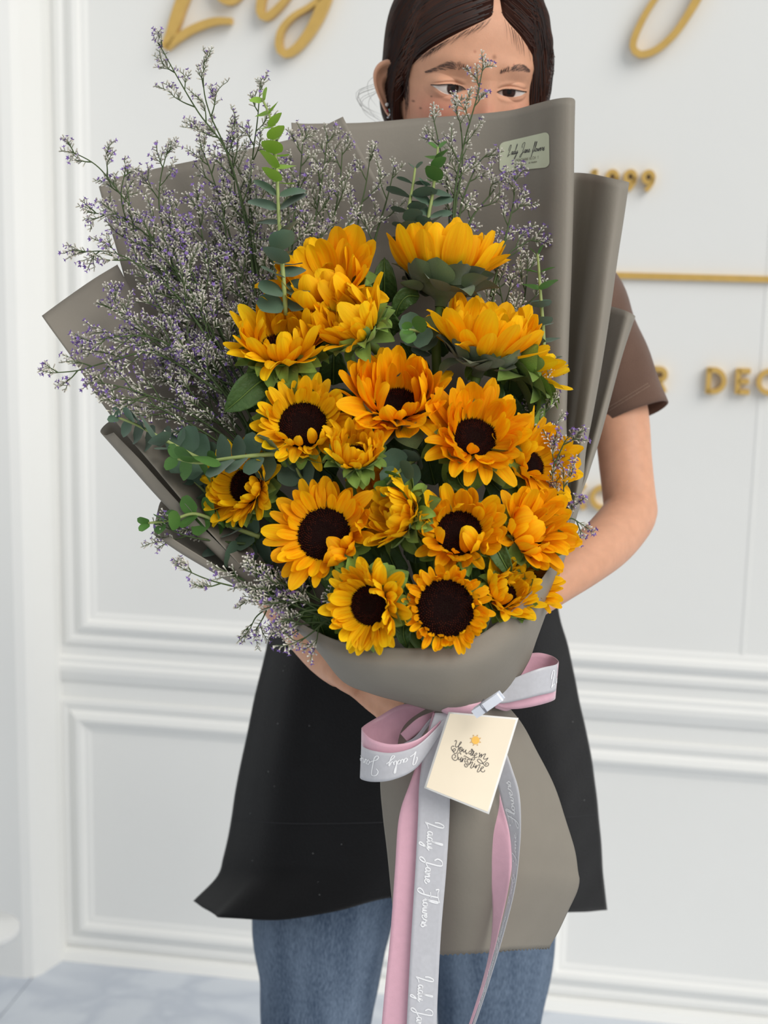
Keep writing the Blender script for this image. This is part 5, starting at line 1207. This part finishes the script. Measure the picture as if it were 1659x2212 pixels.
FILL = [(835, 700, 1.335), (900, 790, 1.33), (720, 800, 1.33), (760, 880, 1.315), (700, 1010, 1.30), (880, 960, 1.29), (930, 1010, 1.285), (840, 1000, 1.29), (600, 1010, 1.30), (590, 1100, 1.285), (780, 1210, 1.245), (850, 1220, 1.24), (900, 1180, 1.25), (1080, 1060, 1.27), (1060, 870, 1.31),
        (1110, 900, 1.32), (960, 1230, 1.235), (1060, 1230, 1.235), (880, 1290, 1.215), (640, 1260, 1.25), (560, 1180, 1.28), (720, 1250, 1.24), (540, 860, 1.325), (600, 840, 1.33), (1150, 900, 1.335), (1100, 840, 1.33), (950, 740, 1.345), (830, 620, 1.36), (480, 1010, 1.315), (1020, 1270, 1.215), (760, 640, 1.35), (560, 960, 1.315), (690, 860, 1.325), (500, 1120, 1.30), (620, 1290, 1.235), (690, 1330, 1.225), (660, 1240, 1.255), (740, 1310, 1.225), (560, 1250, 1.255), (700, 1370, 1.215)]
rf = np.random.default_rng(31)
SHORT = ['topmost side-seen sunflower', 'curly sunflower by the tall eucalyptus', 'half-cupped yellow sunflower', 'yellow cup sunflower with the broad leaf', 'tilted sunflower with dark calyx', 'small turned-away sunflower', 'large golden flat-eyed sunflower', 'round yellow big-eyed sunflower', 'golden reddish-eyed sunflower', 'sunflower hidden by the paper roll', 'smallest tight-cupped sunflower', 'side-facing sunflower under the eucalyptus', 'largest orange sunflower', 'small sideways yellow sunflower', 'sunflower peeping out', 'folded-petal sunflower', 'ragged orange sunflower', 'yellow sunflower over the collar', 'crumpled sunflower with the tallest black eye', 'half sunk yellow sunflower', 'sunflower edge by the half sunk one']
for fx, fy, fY in FILL:
    a_ = math.atan2(fy-1480, fx-985)+rf.normal()*.5; ln_ = rf.uniform(48, 66); dx, dy = math.cos(a_), math.sin(a_)
    near_ = min(range(len(SUN)), key=lambda i: math.hypot(SUN[i][1]-fx, SUN[i][2]-fy))
    broad_leaf('shaded green leaf deep behind the '+SHORT[near_], [(fx-dx*ln_*.6, fy-dy*ln_*.6, fY+.012), (fx, fy, fY), (fx+dx*ln_*.5, fy+dy*ln_*.5, fY-.004), (fx+dx*ln_, fy+dy*ln_, fY+.004)], rf.uniform(22, 30), 3)['group'] = 'shaded leaves behind the '+SHORT[near_]
# ------------------------------------------------------------------ eucalyptus
def euc_leaf(name, mt):
    V = []
    for i in range(9):
        t = i/8
        for s in np.linspace(-1, 1, 7):
            wv = .46*math.sqrt(max(0, 1-(2*t-1.0)**2))**.8*(1.0)+.02; V.append((t, s*wv, .10*s*s*math.sin(math.pi*t)+.10*t*t))
    return mesh(name, V, grid_faces(9, 7), mt)
EL = {k: euc_leaf('leaf', M[k]) for k in ('euc', 'eucl', 'eucm')}
def eucalyptus(label, path, npairs, lpx, mats, seed, tilt=.35, spin=0.0, face=.3, turn=math.pi/2, t0=.02, t1=.96):
    r_ = np.random.default_rng(seed); c = crom(np.array([P(*p) for p in path]), 40); k = mpp(*path[0])
    root = empty('eucalyptus_stem', c[-1], label, 'eucalyptus'); V, F = tube(c, np.linspace(.0010, .0021, 40), 8); obj('stem', V, F, M['eucs'], root)
    for i in range(npairs):
        f = t0+(t1-t0)*i/(npairs-1) if npairs > 1 else t0
        ii = f*39; j = int(min(ii, 38)); p = c[j]+(c[j+1]-c[j])*(ii-j); T = c[max(j-1, 0)]-c[min(j+2, 39)]; T /= np.linalg.norm(T)
        view = CAM-p; view /= np.linalg.norm(view); A = np.cross(T, view); A /= np.linalg.norm(A); B = np.cross(A, T)
        an = spin+i*turn+r_.normal()*.2; sz = 1.32*lpx*k*min(1, .42+.62*(i+.6)/(npairs*.4))*(1+r_.normal()*.08)
        for sgn in (0, math.pi):
            d_ = A*math.cos(an+sgn)+B*math.sin(an+sgn); tl = tilt+r_.normal()*.12+(.5 if i == 0 else 0)
            X = d_*math.cos(tl)+T*math.sin(tl); Z = T*math.cos(tl)-d_*math.sin(tl); Z = Z+view*face
            off = p-OFFS[root.name]
            o = child('leaf', EL[mats[min(i*len(mats)//npairs, len(mats)-1)]], root, basis(X, Z, off+X*.001, sz))
    return root
EUC = [
 ('tallest eucalyptus stem, lime-tipped with blue-green leaf pairs lower down', [(566, 212, 1.36), (585, 260, 1.355), (597, 360, 1.34), (603, 480, 1.32), (612, 600, 1.295), (618, 680, 1.30)], 16, 44, ['eucl', 'eucl', 'eucl', 'eucl', 'euc', 'euc', 'euc', 'euc', 'euc', 'euc'], 1, dict(tilt=.25, face=.65, turn=.4, spin=.2)),
 ('eucalyptus sprig with dark round leaves beside the slender one', [(946, 318, 1.41), (943, 350, 1.405), (934, 420, 1.395), (922, 490, 1.385), (918, 540, 1.37)], 10, 36, ['eucm', 'euc', 'euc'], 2, dict(tilt=.3, face=.7, turn=.6)),
 ('slender eucalyptus sprig in front of the fan sheet edge', [(897, 362, 1.40), (892, 400, 1.395), (883, 450, 1.385), (876, 520, 1.37)], 6, 34, ['euc'], 3, dict(tilt=.15, face=.15, turn=.25)),
 ('thin upright eucalyptus sprig against the paper roll', [(1161, 548, 1.36), (1164, 580, 1.358), (1168, 640, 1.352), (1173, 710, 1.345), (1176, 790, 1.34)], 7, 34, ['eucm', 'euc', 'euc'], 4, dict(tilt=.2, face=.15, turn=.5)),
 ('dark eucalyptus spray reaching to the rolled paper fold', [(256, 902, 1.285), (300, 920, 1.283), (355, 950, 1.28), (420, 985, 1.28), (500, 1020, 1.29)], 10, 44, ['euc'], 5, dict(tilt=.5, face=1.1, turn=0.45)),
 ('pale green tipped eucalyptus spray lying across the side-facing sunflower', [(384, 992, 1.255), (430, 1000, 1.25), (480, 992, 1.245), (540, 985, 1.24), (600, 980, 1.245)], 8, 46, ['eucm', 'eucm', 'euc', 'euc'], 6, dict(tilt=.45, face=1.2, turn=0.5)),
 ('low eucalyptus twig with pointed leaves over the paper edge', [(320, 1130, 1.25), (370, 1124, 1.255), (420, 1110, 1.26), (480, 1130, 1.265), (560, 1160, 1.27)], 8, 38, ['eucm', 'eucm', 'euc'], 7, dict(tilt=.6, face=0.7, turn=0.9)),
 ('bright eucalyptus tip pointing out between the cups below the topmost sunflower', [(884, 712, 1.275), (900, 715, 1.29), (912, 722, 1.31), (915, 760, 1.33)], 6, 36, ['eucm', 'euc', 'euc'], 8, dict(tilt=.55, face=1.0, turn=1.0)),
 ('bright eucalyptus tip between the smallest cup and the reddish-eyed sunflower', [(836, 1048, 1.215), (850, 1032, 1.22), (872, 1010, 1.235), (900, 990, 1.26)], 6, 38, ['eucm', 'euc', 'euc'], 9, dict(tilt=.5, face=1.0, turn=1.0)),
 ('dark eucalyptus leaves in the shade under the smallest cup', [(640, 1010, 1.25), (650, 1030, 1.255), (670, 1050, 1.27), (700, 1060, 1.29)], 5, 46, ['euc'], 10, dict(tilt=.5, face=.9, turn=0.8)),
 ('dark eucalyptus leaves beside the side-facing sunflower', [(420, 1040, 1.29), (450, 1070, 1.29), (490, 1120, 1.295), (530, 1180, 1.30)], 7, 46, ['euc'], 11, dict(tilt=.5, face=.8, turn=0.8)),
 ('shaded eucalyptus leaves above the wrist', [(470, 1190, 1.275), (510, 1200, 1.27), (560, 1215, 1.27), (610, 1240, 1.27)], 6, 44, ['euc'], 12, dict(tilt=.5, face=.8, turn=0.8)),
]
for lb, pth, npr, l_, mts, sd_, kw in EUC: eucalyptus(lb, pth, npr, l_, mts, sd_, **kw)

# ------------------------------------------------------------------ sea lavender
CGR = np.array(s2l((104, 112, 74))); CWH = np.array(s2l((250, 246, 236))); CMA = np.array(s2l((166, 140, 140)))
def lavender(label, path, seed, dens=1.0, pur=.22, start=.38, br=46, group='sea lavender sprigs in the bouquet'):
    r_ = np.random.default_rng(seed+1000); c = crom(np.array([P(*p) for p in path]), 48); k = mpp(*path[0])   # tip first
    L = np.concatenate([[0], np.cumsum(np.linalg.norm(np.diff(c, axis=0), axis=1))]); tot = L[-1]
    sv, sf = [], []; fl = []
    def add_tube(p, r0, r1, n=5):
        V, F = tube(p, np.linspace(r0, r1, len(p)), n, cap=False); o = len(sv); sv.extend(V); sf.extend([tuple(i+o for i in f) for f in F])
    add_tube(c, .00045, .0013)
    def spike(p0, d, ln):
        n = max(4, int(ln/.0021)); view = CAM-p0; sidev = np.cross(d, view); sidev /= np.linalg.norm(sidev); bend = r_.normal()*.25
        pts = [p0+d*ln*t+sidev*bend*ln*t*t for t in np.linspace(0, 1, 5)]; add_tube(np.array(pts), .00042, .00025, 4)
        sg = r_.choice((-1, 1))
        for q in range(n):
            t = q/(n-1); p = p0+d*ln*t+sidev*bend*ln*t*t
            for rep in range(2):
                o = d*.75+sidev*sg*(.55+.35*r_.random())*(1 if rep == 0 else -.45)+r_.normal(size=3)*.28; o /= np.linalg.norm(o); fl.append((p, o, (.0042+.0018*r_.random())*(1-.3*t)))
    s = .004; sgn = 1
    T0 = c[0]-c[3]; T0 /= np.linalg.norm(T0); spike(c[2], T0, .014)
    while s < tot*(1-start*.5):
        j = int(np.searchsorted(L, s)); j = min(max(j, 1), 46); p = c[j]; T = c[j-1]-c[j+1]; T /= np.linalg.norm(T)
        view = CAM-p; view /= np.linalg.norm(view); A = np.cross(T, view); A /= np.linalg.norm(A); f = s/tot
        bl = br*k*(.30+.9*min(f*2.2, 1))*(.7+.5*r_.random())
        if f > .62: bl *= .75
        an = r_.normal()*.7; d = T*.72+(A*sgn*math.cos(an)+view*math.sin(an))*.70; d /= np.linalg.norm(d)
        m1 = p+d*bl*.55+T*bl*.08; e = p+d*bl+T*bl*.28; bpth = crom(np.array([p, m1, e]), 8); add_tube(bpth, .0007, .0004, 4)
        ns = 2+int(r_.random()*2.4)
        for q in range(ns):
            t = 1-.62*q/max(ns, 1)*r_.uniform(.7, 1.1); pp = bpth[int(max(0, min(7, t*7)))]; dd_ = d*.55+T*.55+np.cross(d, view)*r_.uniform(-.75, .75)+r_.normal(size=3)*.15; dd_ /= np.linalg.norm(dd_)
            spike(pp, dd_, r_.uniform(.009, .017)*min(1, .6+f*2))
        s += r_.uniform(.0095, .016)/max(dens, .5); sgn = -sgn
    root = empty('sea_lavender', c[-1], label, 'sea lavender', group)
    obj('stem', sv, sf, M['limstem'], root)['kind'] = 'stuff'
    Pn = np.array([a for a, _, _ in fl]); On = np.array([b for _, b, _ in fl]); Ln = np.array([q for _, _, q in fl]); n = len(Pn)
    ref = r_.normal(size=(n, 3)); A = np.cross(On, ref); A /= np.linalg.norm(A, axis=1)[:, None]; B = np.cross(On, A)
    rings = [(0.0, .00030), (.55, .00055), (1.0, .00085)]; V = np.zeros((n, 10, 3))
    for i, (t, w_) in enumerate(rings):
        for q in range(3): V[:, i*3+q] = Pn+On*(Ln*t)[:, None]+(A*math.cos(q*2.094)+B*math.sin(q*2.094))*w_
    V[:, 9] = Pn+On*(Ln*.9)[:, None]
    base = []
    for i in range(2):
        for q in range(3): base.append((i*3+q, i*3+(q+1) % 3, i*3+3+(q+1) % 3, i*3+3+q))
    base += [(6, 7, 9), (7, 8, 9), (8, 6, 9)]
    F = [tuple(x_+10*i for x_ in f) for i in range(n) for f in base]
    o = obj('florets', V.reshape(-1, 3), F, M['limfl'], root, smooth=False, kind='stuff')
    tint = r_.random((n, 1)); tipc = CWH*(1-tint*.35)+CMA*tint*.35; cl = np.zeros((n, 10, 3)); cl[:, :3] = CGR; cl[:, 3:6] = (CGR*.55+tipc[:, None]*.45); cl[:, 6:] = tipc[:, None]
    setcol(o, cl.reshape(-1, 3))
    sel = np.where(r_.random(n) < pur*.9)[0]
    if len(sel):
        m_ = len(sel); Vp = np.zeros((m_, 11, 3)); ctr = Pn[sel]+On[sel]*(Ln[sel]*1.0)[:, None]; Vp[:, 0] = ctr
        for q in range(10):
            a = q*.6283; rr = .0025 if q % 2 == 0 else .0013; Vp[:, q+1] = ctr+(A[sel]*math.cos(a)+B[sel]*math.sin(a))*rr+On[sel]*(.0013 if q % 2 == 0 else .0007)
        F = [(11*i, 11*i+1+q, 11*i+1+(q+1) % 10) for i in range(m_) for q in range(10)]
        obj('blossoms', Vp.reshape(-1, 3), F, M['purple'], root, smooth=False, kind='stuff')
    return root
DEEP = 'shaded sea lavender sprig deep behind the outer sprigs'
GEN = 'purple and white sea lavender sprig fanned in front of the taupe paper'
LAV = [
 ('tallest sea lavender sprig reaching up to the gold script L', [(342, 92, 1.37), (385, 170, 1.372), (430, 245, 1.375), (490, 330, 1.375), (530, 480, 1.37), (560, 700, 1.34)], .7, .2),
 ('tall thin sea lavender sprig just below the gold script letters', [(441, 122, 1.375), (440, 190, 1.378), (455, 250, 1.38), (490, 330, 1.38), (540, 500, 1.37), (570, 700, 1.34)], .6, .2),
 ('upright sea lavender sprig right beside the lime eucalyptus tip', [(562, 188, 1.375), (556, 260, 1.38), (545, 350, 1.385), (540, 480, 1.38), (560, 680, 1.35)], .7, .2),
 ('sea lavender sprig crossing the white moulding above the fan sheet', [(150, 325, 1.345), (205, 355, 1.347), (245, 400, 1.35), (320, 500, 1.35), (450, 700, 1.33)], .8, .3),
 ('sea lavender sprig rising near the fan sheet top edge', [(362, 322, 1.37), (345, 400, 1.37), (350, 480, 1.365), (400, 600, 1.355), (480, 760, 1.33)], .9, .25),
 ('sea lavender sprig bristling over the outer edge of the fan sheet', [(272, 362, 1.355), (262, 430, 1.355), (290, 510, 1.35), (370, 620, 1.34), (470, 760, 1.32)], .9, .25),
 ('sea lavender sprig bristling over the outer edge of the fan sheet', [(188, 458, 1.34), (250, 470, 1.342), (320, 510, 1.345), (400, 610, 1.338), (490, 780, 1.32)], .9, .28),
 ('sea lavender sprig overhanging the gap between two paper corners', [(165, 545, 1.325), (240, 545, 1.328), (310, 580, 1.33), (400, 660, 1.325), (500, 820, 1.31)], .9, .28),
 ('sea lavender sprig lying over the pointed side sheet of paper', [(240, 632, 1.315), (270, 690, 1.318), (330, 730, 1.32), (420, 780, 1.318), (520, 880, 1.305)], 1.0, .35),
 ('sea lavender sprig poking out past the far pointed paper corner', [(108, 806, 1.29), (170, 800, 1.293), (240, 780, 1.298), (340, 765, 1.305), (480, 850, 1.30)], .9, .35),
 ('sea lavender sprig lying over the pointed side sheet of paper', [(180, 742, 1.295), (250, 728, 1.30), (330, 730, 1.305), (420, 780, 1.305), (510, 880, 1.30)], 1.1, .5),
 ('sea lavender sprig lying over the pointed side sheet of paper', [(210, 826, 1.29), (270, 838, 1.293), (340, 862, 1.298), (420, 900, 1.298), (510, 960, 1.295)], .9, .3),
 ('sea lavender sprig lying over the pointed side sheet of paper', [(242, 862, 1.288), (310, 868, 1.292), (380, 900, 1.296), (450, 940, 1.296), (520, 990, 1.295)], .9, .3),
 ('sea lavender sprig rising near the fan sheet top edge', [(432, 312, 1.385), (455, 370, 1.385), (480, 450, 1.38), (515, 580, 1.365), (550, 740, 1.34)], 1.0, .25),
 ('sea lavender sprig rising near the fan sheet top edge', [(500, 300, 1.39), (505, 380, 1.39), (515, 480, 1.38), (540, 620, 1.36), (570, 760, 1.335)], 1.0, .15),
 ('sea lavender sprig in front of the fan sheet between the eucalyptus and diagonal paper edge', [(655, 288, 1.41), (650, 360, 1.405), (640, 440, 1.395), (625, 540, 1.375), (610, 680, 1.345)], .9, .2),
 ('sea lavender sprig in front of the fan sheet between the eucalyptus and diagonal paper edge', [(708, 292, 1.42), (700, 360, 1.415), (685, 450, 1.40), (665, 550, 1.38), (650, 680, 1.35)], .9, .2),
 ('sea lavender sprig in front of the fan sheet between the eucalyptus and diagonal paper edge', [(740, 318, 1.42), (735, 390, 1.415), (722, 470, 1.40), (705, 560, 1.38), (690, 660, 1.35)], .9, .1),
 ('sea lavender sprig standing before the diagonal fan sheet edge', [(800, 335, 1.425), (790, 400, 1.42), (775, 470, 1.41), (768, 540, 1.39), (760, 620, 1.36)], .7, .15),
 ('thin sea lavender sprig next to the slender eucalyptus', [(850, 372, 1.42), (836, 430, 1.415), (815, 500, 1.405), (800, 560, 1.39)], .6, .1),
 ('sea lavender sprig in front of the fan sheet between the eucalyptus and diagonal paper edge', [(592, 300, 1.40), (590, 390, 1.395), (588, 480, 1.385), (590, 580, 1.37), (595, 700, 1.345)], .9, .15),
 ('dense sea lavender sprig behind the yellow cup sunflower and its broad leaf', [(425, 420, 1.365), (435, 500, 1.36), (460, 590, 1.355), (500, 690, 1.34), (550, 800, 1.32)], 1.0, .3),
 ('dense sea lavender sprig across the fold where fan and side sheets meet', [(365, 545, 1.34), (390, 610, 1.34), (430, 690, 1.335), (490, 780, 1.32), (550, 880, 1.305)], 1.1, .35),
 ('dense sea lavender sprig across the fold where fan and side sheets meet', [(322, 625, 1.325), (365, 690, 1.325), (420, 760, 1.32), (490, 840, 1.31), (540, 930, 1.30)], 1.1, .35),
 ('dense sea lavender sprig behind the yellow cup sunflower and its broad leaf', [(480, 440, 1.37), (490, 520, 1.365), (510, 600, 1.355), (540, 700, 1.34), (570, 800, 1.32)], 1.1, .2),
 ('dense sea lavender sprig behind the yellow cup sunflower and its broad leaf', [(540, 430, 1.38), (548, 510, 1.37), (560, 590, 1.36), (575, 680, 1.345), (590, 780, 1.325)], 1.0, .1),
 ('dense sea lavender sprig behind the yellow cup sunflower and its broad leaf', [(430, 660, 1.32), (450, 720, 1.32), (480, 790, 1.315), (520, 860, 1.305), (560, 940, 1.295)], 1.0, .15),
 ('dense sea lavender sprig behind the yellow cup sunflower and its broad leaf', [(400, 830, 1.30), (430, 870, 1.30), (470, 910, 1.30), (520, 960, 1.295), (560, 1000, 1.29)], .9, .12),
 ('dense sea lavender sprig across the fold where fan and side sheets meet', [(370, 450, 1.35), (390, 520, 1.35), (420, 600, 1.345), (470, 700, 1.33), (530, 820, 1.315)], 1.0, .3),
 (DEEP, [(330, 560, 1.36), (370, 640, 1.355), (430, 740, 1.345), (500, 860, 1.325)], 1.0, .2),
 (DEEP, [(400, 500, 1.375), (420, 590, 1.37), (460, 690, 1.36), (530, 820, 1.335)], 1.0, .2),
 (DEEP, [(460, 520, 1.38), (475, 600, 1.37), (500, 690, 1.36), (550, 800, 1.34)], 1.0, .1),
 (DEEP, [(380, 690, 1.34), (420, 760, 1.338), (470, 830, 1.33), (530, 920, 1.315)], 1.0, .1),
 (DEEP, [(440, 760, 1.33), (470, 810, 1.33), (500, 870, 1.322), (550, 960, 1.31)], 1.0, .08),
 (DEEP, [(350, 800, 1.32), (400, 840, 1.32), (460, 890, 1.318), (540, 970, 1.305)], 1.0, .15),
 (DEEP, [(310, 720, 1.33), (370, 770, 1.33), (440, 840, 1.325), (520, 930, 1.31)], 1.0, .25),
 (DEEP, [(560, 480, 1.39), (565, 560, 1.38), (575, 640, 1.365), (590, 740, 1.345)], 1.0, .1),
 (DEEP, [(640, 420, 1.41), (635, 500, 1.40), (625, 580, 1.385), (615, 680, 1.36)], .9, .1),
 (DEEP, [(700, 430, 1.41), (695, 500, 1.40), (680, 560, 1.39), (665, 650, 1.365)], .9, .05),
 ('tall sea lavender sprig standing up in front of the nose', [(1045, 135, 1.43), (1030, 210, 1.43), (1005, 300, 1.425), (985, 400, 1.41), (975, 520, 1.385)], .7, .15),
 ('short sea lavender sprig overlapping the face edge of the paper', [(935, 250, 1.435), (948, 310, 1.43), (962, 380, 1.42), (970, 460, 1.405), (972, 540, 1.385)], .6, .05),
 ('sea lavender sprig between the two that overlap the face edge', [(982, 222, 1.435), (996, 280, 1.43), (998, 360, 1.42), (985, 440, 1.405), (978, 540, 1.385)], .6, .08),
 ('sea lavender sprig whose tip touches the sticker edge', [(1054, 332, 1.43), (1036, 350, 1.43), (1015, 390, 1.42), (995, 450, 1.405), (985, 540, 1.385)], .8, .2),
 ('sea lavender sprig overlapping the sticker corner', [(1086, 384, 1.425), (1072, 400, 1.42), (1060, 420, 1.415), (1020, 470, 1.405), (995, 540, 1.385)], .8, .1),
 ('purple sea lavender sprig hanging under the sticker', [(1112, 378, 1.415), (1110, 430, 1.41), (1100, 480, 1.40), (1085, 540, 1.385), (1060, 640, 1.36)], .8, .45),
 ('sea lavender sprig pointing at the paper roll below the sticker', [(1156, 514, 1.40), (1125, 530, 1.398), (1098, 550, 1.39), (1075, 600, 1.375), (1060, 680, 1.35)], .7, .45),
 ('sea lavender sprig behind the thin upright eucalyptus', [(1140, 575, 1.375), (1135, 630, 1.37), (1125, 690, 1.36), (1110, 760, 1.345)], .9, .1),
 ('shaded sea lavender sprig behind the tilted sunflower', [(1075, 600, 1.375), (1085, 650, 1.37), (1095, 700, 1.36), (1100, 760, 1.345)], .9, .1),
 ('sea lavender sprig in the gap between sunflowers and paper roll', [(1178, 800, 1.32), (1160, 850, 1.318), (1140, 900, 1.31), (1120, 960, 1.29)], .9, .1),
 ('shaded sea lavender sprig low along the paper roll', [(1180, 880, 1.31), (1172, 930, 1.305), (1160, 980, 1.295), (1140, 1040, 1.28)], .8, .1),
 ('purple sea lavender sprig overlapping the paper roll foot', [(1222, 950, 1.265), (1206, 985, 1.265), (1192, 1020, 1.262), (1180, 1080, 1.26)], .8, .55),
 ('purple sea lavender sprig beside the gold K', [(1218, 1040, 1.25), (1216, 1085, 1.25), (1206, 1130, 1.25), (1190, 1180, 1.25)], .9, .6),
 ('purple sea lavender sprig overlapping the forearm', [(1256, 1132, 1.255), (1232, 1120, 1.253), (1212, 1140, 1.25), (1195, 1190, 1.25)], .8, .6),
 ('sea lavender sprig lying along the low eucalyptus twig', [(358, 1140, 1.255), (405, 1158, 1.258), (460, 1168, 1.26), (530, 1175, 1.265)], .8, .3),
 ('sea lavender sprig reaching over the rolled paper edge', [(402, 1232, 1.215), (450, 1252, 1.216), (510, 1268, 1.22), (590, 1285, 1.225), (680, 1320, 1.23)], .6, .2),
 ('dense sea lavender sprig resting on the paper edge by the wrist', [(548, 1240, 1.215), (590, 1268, 1.215), (640, 1290, 1.215), (700, 1315, 1.22)], 1.0, .15),
 ('drooping sea lavender sprig hanging beside the wrist', [(540, 1358, 1.215), (556, 1330, 1.216), (590, 1310, 1.218), (640, 1305, 1.222), (700, 1320, 1.225)], .6, .3),
 ('sea lavender sprig drooping onto the bare wrist', [(650, 1385, 1.185), (680, 1362, 1.188), (700, 1345, 1.195), (730, 1330, 1.205)], .8, .3),
 ('purple sea lavender sprig at the collar corner beside the yellow sunflower', [(618, 1345, 1.198), (655, 1322, 1.20), (695, 1318, 1.205), (740, 1325, 1.21)], 1.0, .35),
 ('sea lavender sprig filling the corner below the orange sunflower petals', [(575, 1285, 1.205), (620, 1300, 1.205), (665, 1320, 1.207), (730, 1345, 1.212)], 1.1, .2),
 ('sea lavender sprig squeezed between the largest orange and the yellow collar sunflower', [(660, 1285, 1.215), (690, 1300, 1.215), (715, 1320, 1.217), (750, 1350, 1.22)], 1.1, .2),
 ('short sea lavender sprig along the inside of the collar edge', [(640, 1350, 1.205), (675, 1345, 1.206), (705, 1348, 1.207), (745, 1365, 1.21)], 1.0, .35),
 ('sea lavender sprig under the largest orange sunflower', [(600, 1260, 1.21), (640, 1268, 1.212), (680, 1290, 1.215), (730, 1320, 1.22)], .9, .25),
]
LABN = {}
for a_ in LAV: LABN[a_[0]] = LABN.get(a_[0], 0)+1
for i, (lb, pth, dn, pu) in enumerate(LAV):
    lavender(lb, pth, i, dn, pu, br=30 if (pth[0][0] > 880 and pth[0][1] < 420) else 46, group='sea lavender: '+lb.split(',')[0][:60] if LABN[lb] > 1 else 'single sea lavender sprigs')
